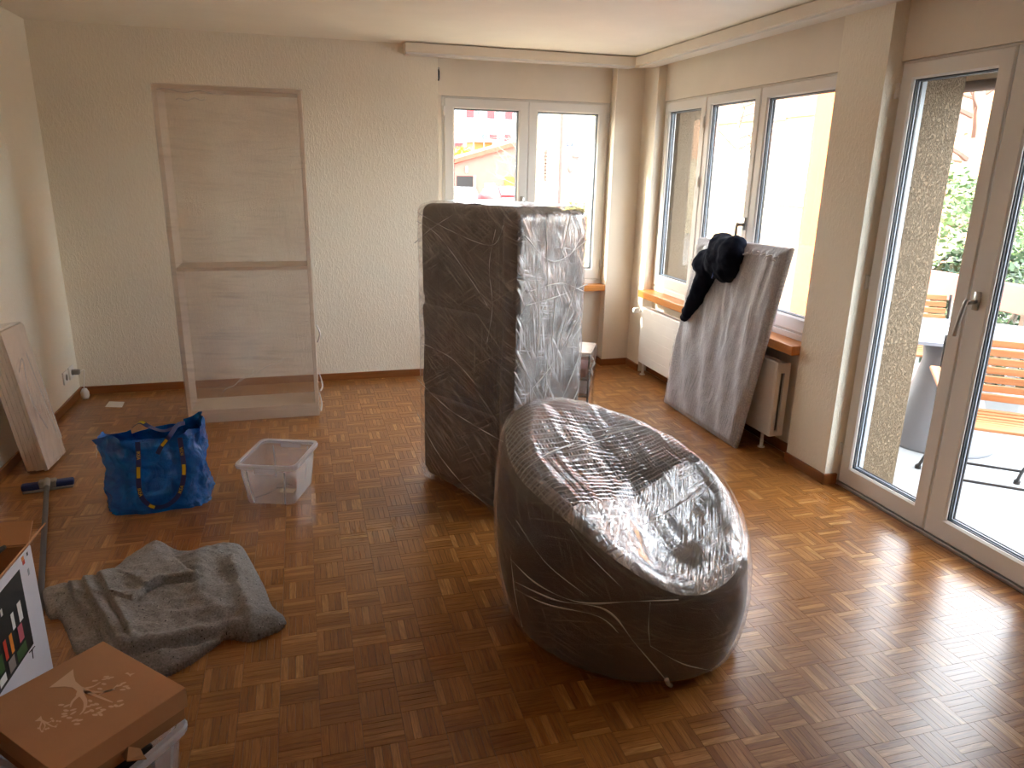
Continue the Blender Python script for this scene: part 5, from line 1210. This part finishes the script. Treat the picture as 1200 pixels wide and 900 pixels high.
q = ony(669, 198, Y+.2); b = B(); ell(b, (q[0], Y+.25, q[2]), (.10, .12, .16), None, 10); b.tube([(q[0], Y+.4, q[2]+.25), (q[0], Y+.25, q[2]+.12)], .03, 8); part(b, 'wall_lamp', 'greyshut', lh, smooth=True)
q = ony(686, 183, Y-.4); b = B(); b.rbox(q[0]-.25, q[0]+.35, Y-.4, Y+.4, q[2]-.06, q[2]+.06, .02, 2); part(b, 'porch_canopy', 'greyshut', lh)
q = ony(684, 186, Y-.3); b = B(); ell(b, (q[0], Y-.2, q[2]), (.16, .12, .10), None, 10); part(b, 'porch_lamp', 'whitewall', lh, smooth=True)
win_y(lh, 671, 233, 683, 262, Y-.5, ('roofblue',), 'gate', .04); win_y(lh, 684, 234, 685.5, 262, Y-.5, ('darkmetal',), 'gate_post', .06); win_y(lh, 686.5, 234, 688, 262, Y-.5, ('brownshut',), 'gate_post', .06)
bush('hedge_bush', 'yellow green bush below the two-leaf window', 'bush', F(ony(682, 292, 9.5)), (.55, .5, .62), 1800, .05, 'leafyel', 9)
# terrace across the yard, added out of view for the window panes to mirror
th_ = thing('added_terrace_house', 'pale terrace house added out of view, mirrored in the three-leaf window panes', 'house', (-12, 25, GZ), math.radians(39))
b = B(); b.box(-14, 14, 0, 6, 0, 3.0); part(b, 'lower_wall', 'siding', th_, local=True)
b = B(); b.box(-14, 14, -.1, 6, 3.0, 5.2); part(b, 'upper_wall', 'peachwall', th_, local=True)
for k in range(9):
    b = B(); b.box(-12.6+k*3, -11.4+k*3, -.06, .1, 1.0, 2.3); f = part(b, 'window', 'pvc', th_, local=True)
    b = B(); b.box(-12.5+k*3, -11.5+k*3, -.08, -.06, 1.1, 2.2); part(b, 'pane', 'darkglass', f, local=True)
# right hand side: garden wall, van, siding house, orange wing
X = 9.0; gy0, gy1 = 8.7, 17.0; zt3 = float(onx(850, 228, X)[2])
gw = thing('garden_wall', 'tan garden wall with a white coping strip', 'wall', (X, 12.5, GZ))
wallbox(gw, 'wall', 'tanwall', X, X+.2, gy0, gy1, GZ, zt3-.06); wallbox(gw, 'band', 'brownshut', X-.02, X+.22, gy0, gy1, zt3-.06, zt3+.10); wallbox(gw, 'coping', 'pvc', X-.05, X+.25, gy0, gy1, zt3-.10, zt3-.05)
X = 11.5; va = thing('white_van', 'long white van parked behind the tan garden wall', 'van', (X+1, 14, GZ))
vz1 = float(onx(850, 186, X)[2]); y0 = float(onx(950, 200, X)[1]); y1 = float(onx(828, 200, X)[1])
b = B(); b.rbox(X, X+2.0, y0, y1, GZ+.35, vz1, .12, 3); part(b, 'body', 'carwhite', va)
b = B(); b.rbox(X+.1, X+1.9, y0+.3, y1-.8, vz1-.02, vz1+.10, .05, 2); part(b, 'roof_rack', 'pvc', va)
for yy in (y0+.9, y1-.9): b = B(); b.tube([(X-.02, yy, GZ+.35), (X+.25, yy, GZ+.35)], .35, 18); part(b, 'wheel', 'rubber', va)
b = B(); b.box(X-.012, X, y0+.4, y0+1.6, vz1-.75, vz1-.25); part(b, 'side_window', 'carglass', va)
X = 18.0; sg = thing('siding_house', 'house with pale horizontal siding below a peach upper storey', 'house', (X, 25, GZ))
zb = float(onx(870, 143, X)[2]); wallbox(sg, 'siding', 'siding', X, X+8, 20.9, 36, GZ, zb); wallbox(sg, 'upper_wall', 'peachwall', X-.15, X+8, 20.9, 36, zb, zb+2.0)
win_x(sg, 809, 141, 822, 163, X, ('pvc', 'darkglass'))
win_x(sg, 905, 122, 918, 140, X-.15, ('pvc', 'darkglass'))
X = 6.6; ow = thing('orange_wing', 'bright orange painted wing of the building', 'wing', (X, 5.8, GZ))
yo = float(onx(941, 240, X)[1]); wallbox(ow, 'wall', 'orange', X, X+.4, 5.3, yo, GZ, 3.1)
# peach house seen through the door
X = 20.0; ph = thing('peach_house', 'peach rendered house with a white window and brown shutters', 'house', (X, 16, GZ))
wallbox(ph, 'wall', 'peachwall', X, X+7, 4.0, 20.5, GZ, 5.6)
win_x(ph, 1116, 120, 1131, 158, X); win_x(ph, 1108.5, 121, 1115.5, 158, X, ('brownshut',), 'shutter', .1); win_x(ph, 1131.5, 117, 1141, 156, X, ('brownshut',), 'shutter', .1)
win_x(ph, 1206, 220, 1222, 300, X); win_x(ph, 1190, 215, 1203, 330, X, ('creamwall',), 'pilaster', .2)
